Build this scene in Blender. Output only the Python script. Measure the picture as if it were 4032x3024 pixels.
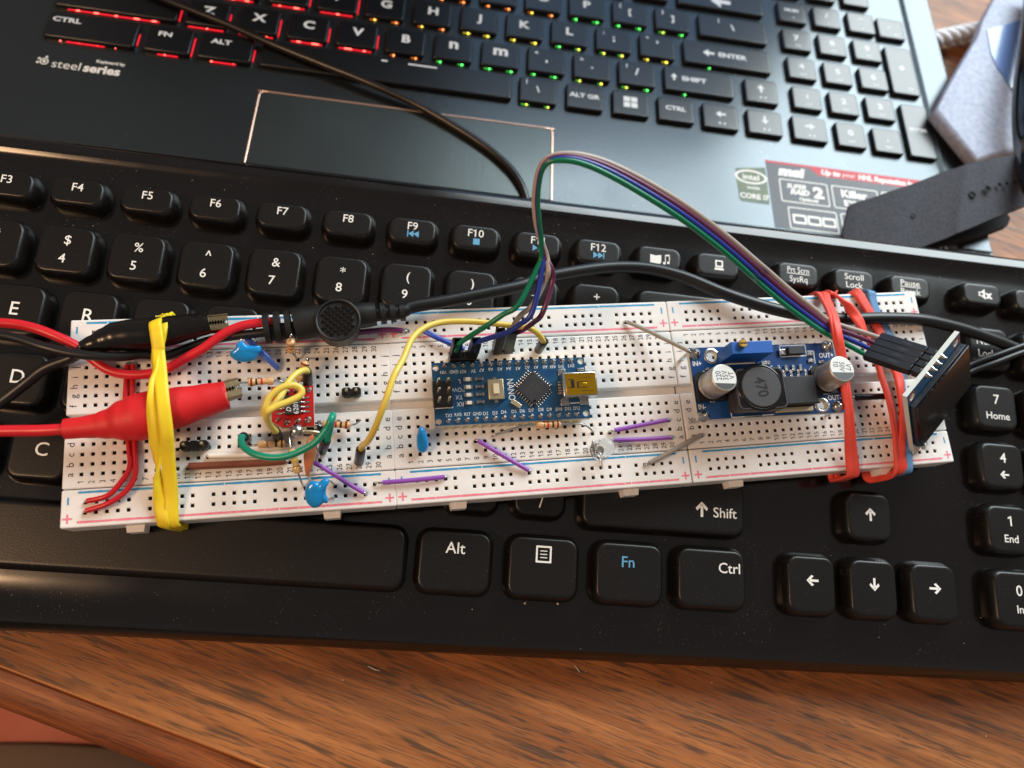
import bpy, bmesh, math, random
from mathutils import Matrix, Vector
random.seed(7)
for o in list(bpy.data.objects): bpy.data.objects.remove(o)
SC = bpy.context.scene
COL = SC.collection
R = math.radians
MM = 0.001
# ------------------------------------------------------------------ camera
CAMC = Vector((42.901178, -122.417142, 244.554862))          # mm, desk top is z = 0
CAMR = Matrix(((0.9881748635, 0.0333420967, 0.1496620983),
               (0.0921624061, -0.9092316871, -0.4059603800),
               (0.1225419519, 0.4149530622, -0.9015527861)))  # rows: right, down, forward
FPX = 3136.91
cd = bpy.data.cameras.new('camera'); cam = bpy.data.objects.new('camera', cd); COL.objects.link(cam)
cd.sensor_width = 36.0; cd.lens = FPX / 4032 * 36; cd.clip_start = 0.01; cd.clip_end = 50
cr = Matrix((CAMR[0], -CAMR[1], -CAMR[2])).transposed()
cam.matrix_world = Matrix.Translation(CAMC * MM) @ cr.to_4x4()
cd.dof.use_dof = True; cd.dof.focus_distance = 0.217; cd.dof.aperture_fstop = 11.5
SC.camera = cam
# ------------------------------------------------------------------ world, lamps, exposure
W = bpy.data.worlds.new('World'); SC.world = W; W.use_nodes = True
W.node_tree.nodes['Background'].inputs[0].default_value = (0.49, 0.45, 0.425, 1)
W.node_tree.nodes['Background'].inputs[1].default_value = 0.40
def area(name, loc, tgt, sx, sy, power, col, spread=180):
    l = bpy.data.lights.new(name, 'AREA'); l.shape = 'RECTANGLE'; l.size = sx; l.size_y = sy
    l.energy = power; l.color = col; l.spread = R(spread)
    o = bpy.data.objects.new(name, l); COL.objects.link(o); o.location = loc
    o.rotation_euler = (Vector(tgt) - Vector(loc)).to_track_quat('-Z', 'Y').to_euler()
    return o
area('window_light', (0.80, 1.02, 0.96), (0.14, 0.05, 0.0), 1.25, 0.95, 43.0, (0.86, 0.96, 0.99))
area('room_lamp', (-0.42, -0.30, 0.56), (0.02, 0.0, 0.0), 0.16, 0.16, 2.5, (1.0, 0.60, 0.33))
SC.view_settings.view_transform = 'Standard'; SC.view_settings.look = 'None'
SC.view_settings.exposure = 0.2; SC.view_settings.gamma = 1.0
SC.view_settings.use_curve_mapping = False
SC.render.engine = 'CYCLES'; SC.render.resolution_x = 1024; SC.render.resolution_y = 768
SC.cycles.max_bounces = 10; SC.cycles.transmission_bounces = 10
# ------------------------------------------------------------------ frames of reference (mm)
AL = math.atan(0.16)
F_D = Matrix.Identity(4)                                                        # desk
F_K = Matrix.Translation((0, 0, 39.6 * math.cos(AL))) @ Matrix.Rotation(AL, 4, 'X')   # keyboard, z=0 on the key tops
F_B = Matrix(((0.989812532, -0.142130323, 0.008373962, -37.4170395),
              (0.141643937, 0.977053088, -0.159073122, -63.6315405),
              (0.014427309, 0.158638690, 0.987231289, 38.7058245),
              (0, 0, 0, 1)))                                                    # breadboards, z=0 on their tops
F_L = Matrix.Translation((-27.785997, 126.682906, 13.813744)) @ Matrix.Rotation(0.000574, 4, 'Z')  # laptop key tops
CROPS = {'A': (0, 1380, 2.0109), 'B': (1000, 1380, 2.0109), 'C': (2000, 1380, 2.0109), 'D': (2932, 1380, 2.0109),
         'a': (0, 600, 2.0109), 'b': (1000, 600, 2.0109), 'c': (2000, 600, 2.0109), 'd': (2932, 600, 2.0109),
         'U': (880, 1300, 3.6867), 'V': (880, 1560, 3.6867), 'N': (1640, 1300, 2.9105), 'K': (2660, 1280, 2.9105),
         'O': (3160, 1120, 3.16), 'Y': (200, 1160, 2.765), 'G': (1640, 1180, 3.6867), 'X': (1020, 1130, 3.5677),
         'Z': (560, 1700, 2.6333), 'E': (2300, 1640, 4.8087), 'H': (3280, 1400, 3.3172), 'I': (3500, 0, 4.1466),
         'J': (3500, 500, 3.3177), 'P': (0, 2760, 4.424), 'f': (0, 0, 0.54861), 'n': (0, 0, 1.0), 'Q': (2860, 600, 3.6867)}
def nat(c, x, y):
    ox, oy, s = CROPS[c]; return ox + x / s, oy + y / s
def at(c, x, y, z, F=F_B):
    """point of the frame F at height z seen where the photograph shows it"""
    px, py = nat(c, x, y)
    iF = F.inverted(); C0 = iF @ CAMC
    d = iF.to_3x3() @ (CAMR.transposed() @ Vector(((px - 2016) / FPX, (py - 1512) / FPX, 1)))
    t = (z - C0.z) / d.z
    return C0 + d * t
P_ = 2.54
BO = [(0, 0, 0), (82.254855, 0.093997, 0.0079165), (164.930956, 0.810292, 0.0127448)]
ROWY = {r: i * P_ for i, r in enumerate('abcde')}; ROWY.update({r: (7 + i) * P_ for i, r in enumerate('fghij')})
ROWY.update({'m': -2.8 * P_, 'p': -3.8 * P_, 'P': 13.74 * P_, 'M': 14.74 * P_})
def BF(k):
    x, y, a = BO[k]; return Matrix.Translation((x, y, 0)) @ Matrix.Rotation(a, 4, 'Z')
def hole(k, row, col, z=0.0):
    return BF(k) @ Vector(((col - 1) * P_, ROWY[row], z))
# ------------------------------------------------------------------ materials
MATS = {}
def lin(c):
    return tuple(((v / 12.92) if v <= 0.04045 else ((v + 0.055) / 1.055) ** 2.4) for v in c)
def rgb(r, g, b): return lin((r / 255, g / 255, b / 255))
def mat(name, col, rough=0.5, metal=0.0, spec=0.5, coat=0.0, var=None, bump=None, emit=None, trans=0.0, alpha=1.0,
        sss=0.0, dust=None, aniso=0.0, ior=1.45, rvar=None):
    m = bpy.data.materials.new(name); m.use_nodes = True; nt = m.node_tree; b = nt.nodes['Principled BSDF']; L = nt.links
    b.inputs['Base Color'].default_value = (*col, 1); b.inputs['Roughness'].default_value = rough
    b.inputs['Metallic'].default_value = metal; b.inputs['Specular IOR Level'].default_value = spec
    b.inputs['Coat Weight'].default_value = coat; b.inputs['Coat Roughness'].default_value = 0.06
    b.inputs['Transmission Weight'].default_value = trans; b.inputs['IOR'].default_value = ior
    if sss:
        b.inputs['Subsurface Weight'].default_value = sss; b.inputs['Subsurface Radius'].default_value = (1, 0.8, 0.6)
        b.inputs['Subsurface Scale'].default_value = 0.0012
    if emit:
        b.inputs['Emission Color'].default_value = (*emit[0], 1); b.inputs['Emission Strength'].default_value = emit[1]
    tc = nt.nodes.new('ShaderNodeTexCoord')
    def noise(scale, detail=3, stretch=None):
        n = nt.nodes.new('ShaderNodeTexNoise'); n.inputs['Scale'].default_value = scale; n.inputs['Detail'].default_value = detail
        if stretch:
            mp = nt.nodes.new('ShaderNodeMapping'); mp.inputs['Scale'].default_value = stretch
            L.new(tc.outputs['Object'], mp.inputs[0]); L.new(mp.outputs[0], n.inputs['Vector'])
        else: L.new(tc.outputs['Object'], n.inputs['Vector'])
        return n
    src = None
    if var:                                        # (scale, other colour[, stretch])
        n = noise(var[0], 4, var[2] if len(var) > 2 else None)
        rp = nt.nodes.new('ShaderNodeValToRGB'); rp.color_ramp.elements[0].position = 0.35; rp.color_ramp.elements[1].position = 0.65
        L.new(n.outputs[0], rp.inputs[0])
        mx = nt.nodes.new('ShaderNodeMix'); mx.data_type = 'RGBA'
        mx.inputs[6].default_value = (*col, 1); mx.inputs[7].default_value = (*var[1], 1)
        L.new(rp.outputs[0], mx.inputs[0]); L.new(mx.outputs[2], b.inputs['Base Color']); src = mx.outputs[2]
    if rvar:
        n = noise(rvar[0], 4, rvar[3] if len(rvar) > 3 else None); mr = nt.nodes.new('ShaderNodeMapRange')
        mr.inputs[1].default_value = 0.3; mr.inputs[2].default_value = 0.7; mr.inputs[3].default_value = rvar[1]; mr.inputs[4].default_value = rvar[2]
        L.new(n.outputs[0], mr.inputs[0]); L.new(mr.outputs[0], b.inputs['Roughness'])
    if dust:                                       # (scale, threshold, colour): fine settled dust grains
        n = noise(dust[0], 2); rp = nt.nodes.new('ShaderNodeValToRGB')
        rp.color_ramp.elements[0].position = dust[1]; rp.color_ramp.elements[1].position = dust[1] + 0.03
        n2 = noise(dust[0] * 0.035, 2); rp2 = nt.nodes.new('ShaderNodeValToRGB')
        rp2.color_ramp.elements[0].position = 0.42; rp2.color_ramp.elements[1].position = 0.7
        L.new(n.outputs[0], rp.inputs[0]); L.new(n2.outputs[0], rp2.inputs[0])
        ml = nt.nodes.new('ShaderNodeMath'); ml.operation = 'MULTIPLY'; L.new(rp.outputs[0], ml.inputs[0]); L.new(rp2.outputs[0], ml.inputs[1])
        mx = nt.nodes.new('ShaderNodeMix'); mx.data_type = 'RGBA'; mx.inputs[6].default_value = (*col, 1); mx.inputs[7].default_value = (*dust[2], 1)
        if src: L.new(src, mx.inputs[6])
        L.new(ml.outputs[0], mx.inputs[0]); L.new(mx.outputs[2], b.inputs['Base Color'])
    if bump:                                       # (scale, strength[, stretch])
        n = noise(bump[0], 3, bump[2] if len(bump) > 2 else None); bp = nt.nodes.new('ShaderNodeBump')
        bp.inputs['Strength'].default_value = bump[1]; bp.inputs['Distance'].default_value = 0.0002
        L.new(n.outputs[0], bp.inputs['Height']); L.new(bp.outputs[0], b.inputs['Normal'])
    if aniso: b.inputs['Anisotropic'].default_value = aniso
    MATS[name] = m
    return m
mat('board_plastic', rgb(230, 228, 226), 0.42, sss=0.25, var=(180, rgb(225, 222, 218)))
mat('board_well', rgb(40, 30, 22), 0.5)
mat('foam_tape', rgb(176, 170, 128), 0.8, bump=(900, 0.5))
mat('ink_black', rgb(38, 32, 32), 0.6)
mat('ink_worn', rgb(92, 84, 80), 0.6)
mat('ink_blue', rgb(42, 140, 190), 0.5, var=(700, rgb(58, 152, 196)))
mat('ink_red', rgb(222, 110, 130), 0.5, var=(700, rgb(230, 136, 150)))
mat('ink_white', rgb(232, 230, 224), 0.5)
mat('ink_skyblue', rgb(92, 158, 196), 0.5)
mat('key_plastic', rgb(17, 14, 12), 0.34, spec=0.45, bump=(2600, 0.12), dust=(2400, 0.70, rgb(120, 110, 100)))
mat('housing_plastic', rgb(13, 10, 10), 0.14, spec=0.65, dust=(1900, 0.685, rgb(100, 90, 85)), rvar=(35, 0.12, 0.22))
mat('laptop_deck', rgb(74, 79, 82), 0.26, 0.85, bump=(1500, 0.05, (1, 0.05, 1)), dust=(1700, 0.70, rgb(140, 140, 140)), rvar=(18, 0.22, 0.32))
mat('laptop_key', rgb(13, 14, 17), 0.30, spec=0.62, bump=(2400, 0.10))
mat('touchpad_surface', rgb(78, 84, 84), 0.28, 0.85, bump=(1800, 0.10, (1, 0.03, 1)), rvar=(14, 0.26, 0.38))
mat('trim_metal', rgb(226, 186, 164), 0.35, 1.0)
mat('steel', rgb(196, 192, 186), 0.25, 1.0, bump=(900, 0.08))
mat('nickel_gold', rgb(220, 200, 164), 0.34, 1.0, bump=(700, 0.12))
mat('solder', rgb(190, 186, 182), 0.22, 1.0, bump=(1400, 0.35))
mat('gold_metal', rgb(222, 170, 40), 0.22, 1.0)
mat('brass', rgb(206, 160, 80), 0.3, 1.0)
mat('wire_purple', rgb(142, 78, 176), 0.32, coat=0.1, bump=(500, 0.05))
mat('wire_plum', rgb(104, 44, 96), 0.35)
mat('wire_blue', rgb(42, 72, 176), 0.3)
mat('wire_lightblue', rgb(76, 110, 200), 0.3)
mat('wire_grey', rgb(150, 142, 130), 0.4)
mat('wire_white', rgb(232, 226, 216), 0.4)
mat('wire_brown', rgb(118, 62, 42), 0.4)
mat('wire_red', rgb(190, 22, 34), 0.33)
mat('wire_yellow', rgb(222, 196, 84), 0.35)
mat('wire_green', rgb(12, 140, 112), 0.33)
mat('ribbon_green', rgb(10, 112, 78), 0.3)
mat('ribbon_blue', rgb(34, 52, 140), 0.3)
mat('ribbon_purple', rgb(96, 44, 76), 0.3)
mat('ribbon_grey', rgb(168, 156, 148), 0.32)
mat('cable_red', rgb(205, 32, 44), 0.34, bump=(300, 0.08))
mat('cable_black', rgb(20, 20, 21), 0.38, bump=(500, 0.08))
mat('cable_thin', rgb(26, 20, 17), 0.28)
mat('sleeve_red', rgb(206, 28, 34), 0.52, bump=(260, 0.15), var=(90, rgb(196, 22, 30)))
mat('sleeve_black', rgb(15, 13, 12), 0.24, bump=(200, 0.10))
mat('rubber_yellow', rgb(238, 210, 40), 0.5, var=(160, rgb(230, 198, 30)), bump=(300, 0.12))
mat('rubber_red', rgb(232, 82, 66), 0.55, var=(140, rgb(224, 70, 56)), bump=(300, 0.12))
mat('rubber_blue', rgb(86, 132, 176), 0.55, bump=(300, 0.12))
mat('pvc_black', rgb(24, 23, 23), 0.42, bump=(700, 0.12))
mat('plug_black', rgb(20, 18, 19), 0.40, bump=(600, 0.10))
mat('sleeve_dark', rgb(34, 32, 34), 0.35)
mat('pcb_blue', rgb(12, 62, 100), 0.28, coat=0.5, var=(420, rgb(16, 74, 112)), bump=(420, 0.10))
mat('pcb_blue_bright', rgb(8, 66, 128), 0.28, coat=0.5, var=(300, rgb(6, 56, 112)), bump=(300, 0.08))
mat('pcb_red', rgb(176, 20, 24), 0.28, coat=0.5, bump=(500, 0.1))
mat('pcb_edge', rgb(206, 200, 176), 0.6)
mat('pcb_edge_pale', rgb(206, 214, 208), 0.5, bump=(900, 0.2))
mat('silk_white', rgb(220, 224, 226), 0.6)
mat('header_cream', rgb(216, 208, 176), 0.5)
mat('chip_black', rgb(34, 33, 36), 0.55, bump=(2500, 0.15))
mat('chip_print', rgb(150, 150, 150), 0.6)
mat('chip_engrave', rgb(64, 60, 58), 0.55)
mat('cap_aluminium', rgb(198, 190, 178), 0.44, 0.85, bump=(500, 0.04))
mat('cap_top', rgb(196, 196, 192), 0.5, 0.1)
mat('ferrite', rgb(58, 57, 60), 0.45, bump=(1200, 0.1))
mat('ferrite_glue', rgb(20, 18, 18), 0.16)
mat('trimmer_blue', rgb(14, 84, 170), 0.4, bump=(600, 0.1))
mat('cap_blue', rgb(14, 140, 214), 0.20, coat=0.4)
mat('cap_orange', rgb(190, 112, 70), 0.35)
mat('resistor_tan', rgb(214, 172, 124), 0.32, coat=0.3, var=(500, rgb(206, 160, 110)))
mat('resistor_clear', rgb(206, 170, 110), 0.22, coat=0.5)
mat('band_red', rgb(190, 36, 40), 0.35); mat('band_black', rgb(24, 20, 20), 0.35)
mat('band_brown', rgb(120, 40, 26), 0.35); mat('band_gold', rgb(176, 130, 60), 0.3, 0.6); mat('band_yellow', rgb(224, 200, 90), 0.35)
mat('led_clear', rgb(252, 252, 252), 0.0, trans=1.0, ior=1.28)
mat('led_white', rgb(236, 230, 214), 0.4)
mat('oled_glass', rgb(8, 10, 11), 0.16, coat=0.3)
mat('oled_bezel', rgb(42, 48, 58), 0.3)
mat('copper', rgb(196, 126, 90), 0.35, 1.0)
mat('sticker_grey', rgb(88, 92, 98), 0.45, spec=0.3)
mat('sticker_red', rgb(190, 28, 48), 0.45, spec=0.3)
mat('sticker_teal', rgb(84, 106, 100), 0.45, spec=0.3, var=(300, rgb(110, 120, 84)))
mat('jaw_metal', rgb(150, 130, 98), 0.3, 1.0, bump=(600, 0.2))
mat('strap_web', rgb(68, 70, 78), 0.85, bump=(1600, 0.6, (1, 1, 1)), var=(1200, rgb(50, 52, 60)))
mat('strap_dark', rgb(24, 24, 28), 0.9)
mat('shell_grey', rgb(172, 178, 194), 0.6, spec=0.3, var=(420, rgb(150, 157, 178)), bump=(420, 0.5))
mat('shell_blue', rgb(96, 124, 176), 0.28, coat=0.3)
mat('cord_white', rgb(206, 206, 210), 0.6, bump=(500, 0.3))
mat('black_gloss', rgb(12, 12, 14), 0.15)
mat('skin', rgb(196, 110, 84), 0.55, sss=0.3, bump=(300, 0.1))
mat('shorts_fabric', rgb(112, 92, 78), 0.9, bump=(900, 0.5))
mat('hem_fabric', rgb(140, 112, 92), 0.9, bump=(900, 0.5))
mat('crumb', rgb(196, 180, 160), 0.8)
for nm_, c_ in (('red', (1.0, 0.015, 0.03)), ('orange', (1.0, 0.20, 0.03)), ('yellow', (0.85, 0.62, 0.04)), ('green', (0.10, 0.85, 0.10))):
    mat('glow_' + nm_, (0, 0, 0), emit=(c_, 1.2 if nm_ == 'red' else 0.8)); mat('spot_' + nm_, (0, 0, 0), emit=((c_[0], c_[1] + .10, c_[2] + .05), 5.0))
mat('display_dark', (0.004, 0.004, 0.005), 0.2, emit=((0.3, 0.35, 0.5), 0.03)); mat('display_added_glow', (0.01, 0.01, 0.01), 0.2, emit=((0.45, 0.68, 1.0), 1.1))
mat('desk_lip', rgb(172, 104, 44), 0.42, var=(400, rgb(140, 80, 32), (.1, .1, 1)), bump=(900, .3))
# desk veneer: long grain with dark pore flecks running along the desk edge
def wood(name, ang, base, light, dark, fleck):
    m = bpy.data.materials.new(name); m.use_nodes = True; nt = m.node_tree; L = nt.links; b = nt.nodes['Principled BSDF']
    tc = nt.nodes.new('ShaderNodeTexCoord'); mp = nt.nodes.new('ShaderNodeMapping'); mp.inputs['Rotation'].default_value = (0, 0, ang)
    L.new(tc.outputs['Object'], mp.inputs[0])
    def nz(sc, st, det=4):
        s = nt.nodes.new('ShaderNodeMapping'); s.inputs['Scale'].default_value = st
        n = nt.nodes.new('ShaderNodeTexNoise'); n.inputs['Scale'].default_value = sc; n.inputs['Detail'].default_value = det
        L.new(mp.outputs[0], s.inputs[0]); L.new(s.outputs[0], n.inputs['Vector']); return n
    def ramp(n, p0, p1, c0, c1):
        r = nt.nodes.new('ShaderNodeValToRGB'); e = r.color_ramp.elements; e[0].position = p0; e[1].position = p1
        e[0].color = (*c0, 1); e[1].color = (*c1, 1); L.new(n.outputs[0], r.inputs[0]); return r
    n1 = ramp(nz(160, (0.12, 1, 1), 5), 0.35, 0.65, base, light)
    n2 = ramp(nz(820, (0.11, 1, 1), 2.5), 0.555, 0.63, (0, 0, 0), (1, 1, 1))       # flecks
    n3 = ramp(nz(2000, (0.05, 1, 1), 2), 0.52, 0.66, (0, 0, 0), (1, 1, 1))        # fine pores
    n4 = ramp(nz(420, (0.018, 1, 1), 6), 0.30, 0.72, (0.62, 0.60, 0.58), (1.12, 1.10, 1.08))   # long streaks
    n5 = ramp(nz(34, (0.25, 1, 1), 3), 0.32, 0.68, (0.80, 0.80, 0.82), (1.15, 1.13, 1.10))      # broad uneven tone
    n6 = ramp(nz(430, (0.09, 1, 1), 2), 0.575, 0.66, (0, 0, 0), (1, 1, 1))                      # larger sparse flecks
    n7 = ramp(nz(60, (0.3, 1, 1), 3), 0.38, 0.62, (0.15, 0.15, 0.15), (1, 1, 1))                # where flecks gather
    def mul(a, b_):
        x = nt.nodes.new('ShaderNodeMix'); x.data_type = 'RGBA'; x.blend_type = 'MULTIPLY'; x.inputs[0].default_value = 1; L.new(a, x.inputs[6]); L.new(b_, x.inputs[7]); return x.outputs[2]
    tone = mul(mul(n1.outputs[0], n4.outputs[0]), n5.outputs[0])
    fl = nt.nodes.new('ShaderNodeMath'); fl.operation = 'MULTIPLY'; L.new(n2.outputs[0], fl.inputs[0]); L.new(n7.outputs[0], fl.inputs[1])
    fm = nt.nodes.new('ShaderNodeMath'); fm.operation = 'MAXIMUM'; L.new(fl.outputs[0], fm.inputs[0]); L.new(n6.outputs[0], fm.inputs[1])
    m1 = nt.nodes.new('ShaderNodeMix'); m1.data_type = 'RGBA'; m1.inputs[7].default_value = (*dark, 1)
    L.new(tone, m1.inputs[6])
    mm_ = nt.nodes.new('ShaderNodeMath'); mm_.operation = 'MULTIPLY'; mm_.inputs[1].default_value = fleck; L.new(fm.outputs[0], mm_.inputs[0]); L.new(mm_.outputs[0], m1.inputs[0])
    m2 = nt.nodes.new('ShaderNodeMix'); m2.data_type = 'RGBA'; m2.inputs[7].default_value = (*dark, 1)
    k = nt.nodes.new('ShaderNodeMath'); k.operation = 'MULTIPLY'; k.inputs[1].default_value = 0.6
    L.new(n3.outputs[0], k.inputs[0]); L.new(k.outputs[0], m2.inputs[0]); L.new(m1.outputs[2], m2.inputs[6]); L.new(m2.outputs[2], b.inputs['Base Color'])
    b.inputs['Roughness'].default_value = 0.5; b.inputs['Specular IOR Level'].default_value = 0.35
    bp = nt.nodes.new('ShaderNodeBump'); bp.inputs['Strength'].default_value = 0.25; bp.inputs['Distance'].default_value = 0.0002; bp.invert = True
    L.new(n2.outputs[0], bp.inputs['Height']); L.new(bp.outputs[0], b.inputs['Normal'])
    MATS[name] = m
EDGE_ANG = math.atan2(-22.6, 73.5)
wood('desk_veneer', -EDGE_ANG, rgb(142, 82, 38), rgb(172, 110, 60), rgb(70, 50, 34), 0.8)
wood('desk_moulding', -EDGE_ANG, rgb(120, 58, 24), rgb(160, 92, 46), rgb(64, 34, 18), 0.35)
# ------------------------------------------------------------------ mesh building
class MB:
    def __init__(s): s.v = []; s.f = []; s.m = []; s.sm = []; s.mats = []
    def mi(s, name):
        if name not in s.mats: s.mats.append(name)
        return s.mats.index(name)
    def add(s, verts, faces, m, smooth=False, M=None):
        n = len(s.v); k = s.mi(m)
        s.v += [tuple(M @ Vector(v)) if M is not None else tuple(v) for v in verts]
        for f in faces: s.f.append([i + n for i in f]); s.m.append(k); s.sm.append(smooth)
        return s
    def box(s, c, d, m, M=None, bev=0.0, seg=2):
        x, y, z = d[0] / 2, d[1] / 2, d[2] / 2
        if bev <= 0:
            vs = [(c[0] + i * x, c[1] + j * y, c[2] + k * z) for k in (-1, 1) for j in (-1, 1) for i in (-1, 1)]
            return s.add(vs, [(0, 2, 3, 1), (4, 5, 7, 6), (0, 1, 5, 4), (2, 6, 7, 3), (0, 4, 6, 2), (1, 3, 7, 5)], m, False, M)
        bm = bmesh.new(); bmesh.ops.create_cube(bm, size=1)
        for v in bm.verts: v.co = Vector((v.co.x * d[0] + c[0], v.co.y * d[1] + c[1], v.co.z * d[2] + c[2]))
        bmesh.ops.bevel(bm, geom=bm.edges[:], offset=bev, segments=seg, affect='EDGES', profile=0.6)
        bm.verts.index_update(); bm.normal_update()
        vs = [v.co.copy() for v in bm.verts]; big = [f for f in bm.faces if max(abs(c_) for c_ in f.normal) > .999]; sm_ = [f for f in bm.faces if max(abs(c_) for c_ in f.normal) <= .999]
        n = len(s.v); k = s.mi(m); s.v += [tuple(M @ v) if M is not None else tuple(v) for v in vs]
        for fs_, smo in ((big, False), (sm_, True)):
            for f in fs_: s.f.append([v.index + n for v in f.verts]); s.m.append(k); s.sm.append(smo)
        bm.free(); return s
    def bm(s, bm, m, smooth=False, M=None):
        bm.verts.index_update()
        s.add([v.co.copy() for v in bm.verts], [[v.index for v in f.verts] for f in bm.faces], m, smooth, M); bm.free()
    def rings(s, rings, m, cap0=True, cap1=True, smooth=True, M=None):
        n = len(rings[0]); vs = [p for r in rings for p in r]; fs = []
        for i in range(len(rings) - 1):
            for j in range(n):
                a = i * n + j; b = i * n + (j + 1) % n; fs.append((a, b, b + n, a + n))
        s.add(vs, fs, m, smooth, M)
        caps = []
        if cap0: caps.append(list(reversed(rings[0])))
        if cap1: caps.append(list(rings[-1]))
        for c in caps: s.add(c, [tuple(range(n))], m, False, M)
        return s
    def tube(s, pts, r, m, n=12, sub=8, flat=1.0, cap=True, up=None):
        pts = [Vector(p) for p in pts]
        path, rad = spline(pts, r, sub)
        N = None; rg = []
        for i, p in enumerate(path):
            t = (path[min(i + 1, len(path) - 1)] - path[max(i - 1, 0)])
            t = t.normalized() if t.length > 1e-9 else Vector((1, 0, 0))
            if N is None:
                u0 = up or (Vector((0, 0, 1)) if abs(t.z) < 0.9 else Vector((1, 0, 0))); N = (u0 - t * u0.dot(t)).normalized()
            else: N = (N - t * N.dot(t)).normalized()
            B = t.cross(N)
            rg.append([p + (N * math.cos(a) * flat + B * math.sin(a)) * rad[i] for a in [2 * math.pi * k / n for k in range(n)]])
        return s.rings(rg, m, cap, cap)
    def lathe(s, prof, m, n=24, M=None, cap0=True, cap1=True):
        rg = [[(r * math.cos(2 * math.pi * k / n), r * math.sin(2 * math.pi * k / n), z) for k in range(n)] for r, z in prof]
        return s.rings(rg, m, cap0, cap1, True, M)
    def prism(s, poly, z0, z1, m, M=None, smooth=False):
        n = len(poly); vs = [(x, y, z0) for x, y in poly] + [(x, y, z1) for x, y in poly]
        fs = [tuple(reversed(range(n))), tuple(range(n, 2 * n))] + [(i, (i + 1) % n, n + (i + 1) % n, n + i) for i in range(n)]
        return s.add(vs, fs, m, smooth, M)
    def quad(s, a, b, c, d, m, M=None): return s.add([a, b, c, d], [(0, 1, 2, 3)], m, False, M)
    def text(s, t, x, y, z, size, m, rot=0.0, sx=1.0, M=None, th=0.012, align='C', bold=0.0, shear=0.0):
        vs, fs = glyphs(t, bold, shear)
        if not vs: return s
        xs = [v[0] for v in vs]; w = (min(xs) + max(xs)) / 2 if align == 'C' else min(xs)
        c, sn = math.cos(rot), math.sin(rot); out = []
        for vx, vy in vs:
            ax = (vx - w) * size * sx; ay = (vy - 0.35) * size
            out.append((x + c * ax - sn * ay, y + sn * ax + c * ay, z + th))
        return s.add(out, fs, m, False, M)
    def build(s, name, parent=None, frame=None, origin=None, loc=None):
        o0 = Vector(origin) if origin is not None else (ORG.get(parent.name, Vector((0, 0, 0))) if parent else Vector((0, 0, 0)))
        me = bpy.data.meshes.new(name)
        me.from_pydata([tuple((Vector(v) - o0) * MM) for v in s.v], [], s.f)
        for k in s.mats: me.materials.append(MATS[k])
        me.polygons.foreach_set('material_index', s.m); me.polygons.foreach_set('use_smooth', s.sm); me.update()
        o = bpy.data.objects.new(name, me); COL.objects.link(o)
        if parent: o.parent = parent; ORG[o.name] = o0
        else:
            F = frame if frame is not None else F_B; o.matrix_world = wm(F, o0); ORG[o.name] = o0
        return o
ORG = {}
def wm(F, o):
    M = F @ Matrix.Translation(o); M.translation = M.translation * MM; return M
def spline(pts, r, sub):
    n = len(pts); rr = r if isinstance(r, (list, tuple)) else [r] * n
    if sub <= 1 or n < 3: return list(pts), list(rr)
    path = []; rad = []
    for i in range(n - 1):
        p0, p1, p2, p3 = pts[max(i - 1, 0)], pts[i], pts[i + 1], pts[min(i + 2, n - 1)]
        for k in range(sub):
            t = k / sub
            q = 0.5 * ((2 * p1) + (p2 - p0) * t + (2 * p0 - 5 * p1 + 4 * p2 - p3) * t * t + (3 * p1 - p0 - 3 * p2 + p3) * t ** 3)
            path.append(q); w = t * t * (3 - 2 * t); rad.append(rr[i] * (1 - w) + rr[i + 1] * w)
    path.append(pts[-1]); rad.append(rr[-1]); return path, rad
GL = {}
def glyphs(t, bold=0.0, shear=0.0):
    k = (t, bold, shear)
    if k not in GL:
        c = bpy.data.curves.new('glyph', 'FONT'); c.body = t; c.size = 1; c.resolution_u = 3; c.offset = bold; c.shear = shear
        o = bpy.data.objects.new('glyph', c); me = o.to_mesh()
        vs_ = [(v.co.x, v.co.y) for v in me.vertices]; fs_ = [tuple(p.vertices) for p in me.polygons]
        o.to_mesh_clear()
        for i_, ch_ in enumerate(t):
            if ch_ == '1':                          # the built-in figure one is a bare bar: give it its flag
                xm = max(v[0] for v in (glyphs(t[:i_ + 1], bold, shear)[0] if i_ + 1 < len(t) else vs_)); yt = max(v[1] for v in vs_); n_ = len(vs_)
                vs_ += [(xm - .04, yt), (xm - .04, yt - .13), (xm - .27, yt - .21), (xm - .27, yt - .12)]; fs_.append((n_, n_ + 3, n_ + 2, n_ + 1))
        GL[k] = (vs_, fs_)
        bpy.data.objects.remove(o); bpy.data.curves.remove(c)
    return GL[k]
def thing(name, label, cat, origin=(0, 0, 0), F=None, group=None):
    o = bpy.data.objects.new(name, None); COL.objects.link(o); o.empty_display_size = 0.005
    o.matrix_world = wm(F if F is not None else F_B, Vector(origin)); ORG[o.name] = Vector(origin)
    return tag(o, label, cat, group)
def tag(o, label=None, cat=None, group=None, kind=None):
    if label: o['label'] = label
    if cat: o['category'] = cat
    if group: o['group'] = group
    if kind: o['kind'] = kind
    return o
def inst(mesh_obj, name, parent, loc, rotz=0.0):
    """another child that shares the mesh of mesh_obj; loc in mm in the parent's space"""
    o = bpy.data.objects.new(name, mesh_obj.data if hasattr(mesh_obj, 'data') else mesh_obj); COL.objects.link(o)
    o.parent = parent; o.location = Vector(loc) * MM; o.rotation_euler = (0, 0, rotz); ORG[o.name] = Vector((0, 0, 0)); return o
def mesh_of(mb, name):
    me = bpy.data.meshes.new(name); me.from_pydata([tuple(Vector(v) * MM) for v in mb.v], [], mb.f)
    for k in mb.mats: me.materials.append(MATS[k])
    me.polygons.foreach_set('material_index', mb.m); me.polygons.foreach_set('use_smooth', mb.sm); me.update(); return me
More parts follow.
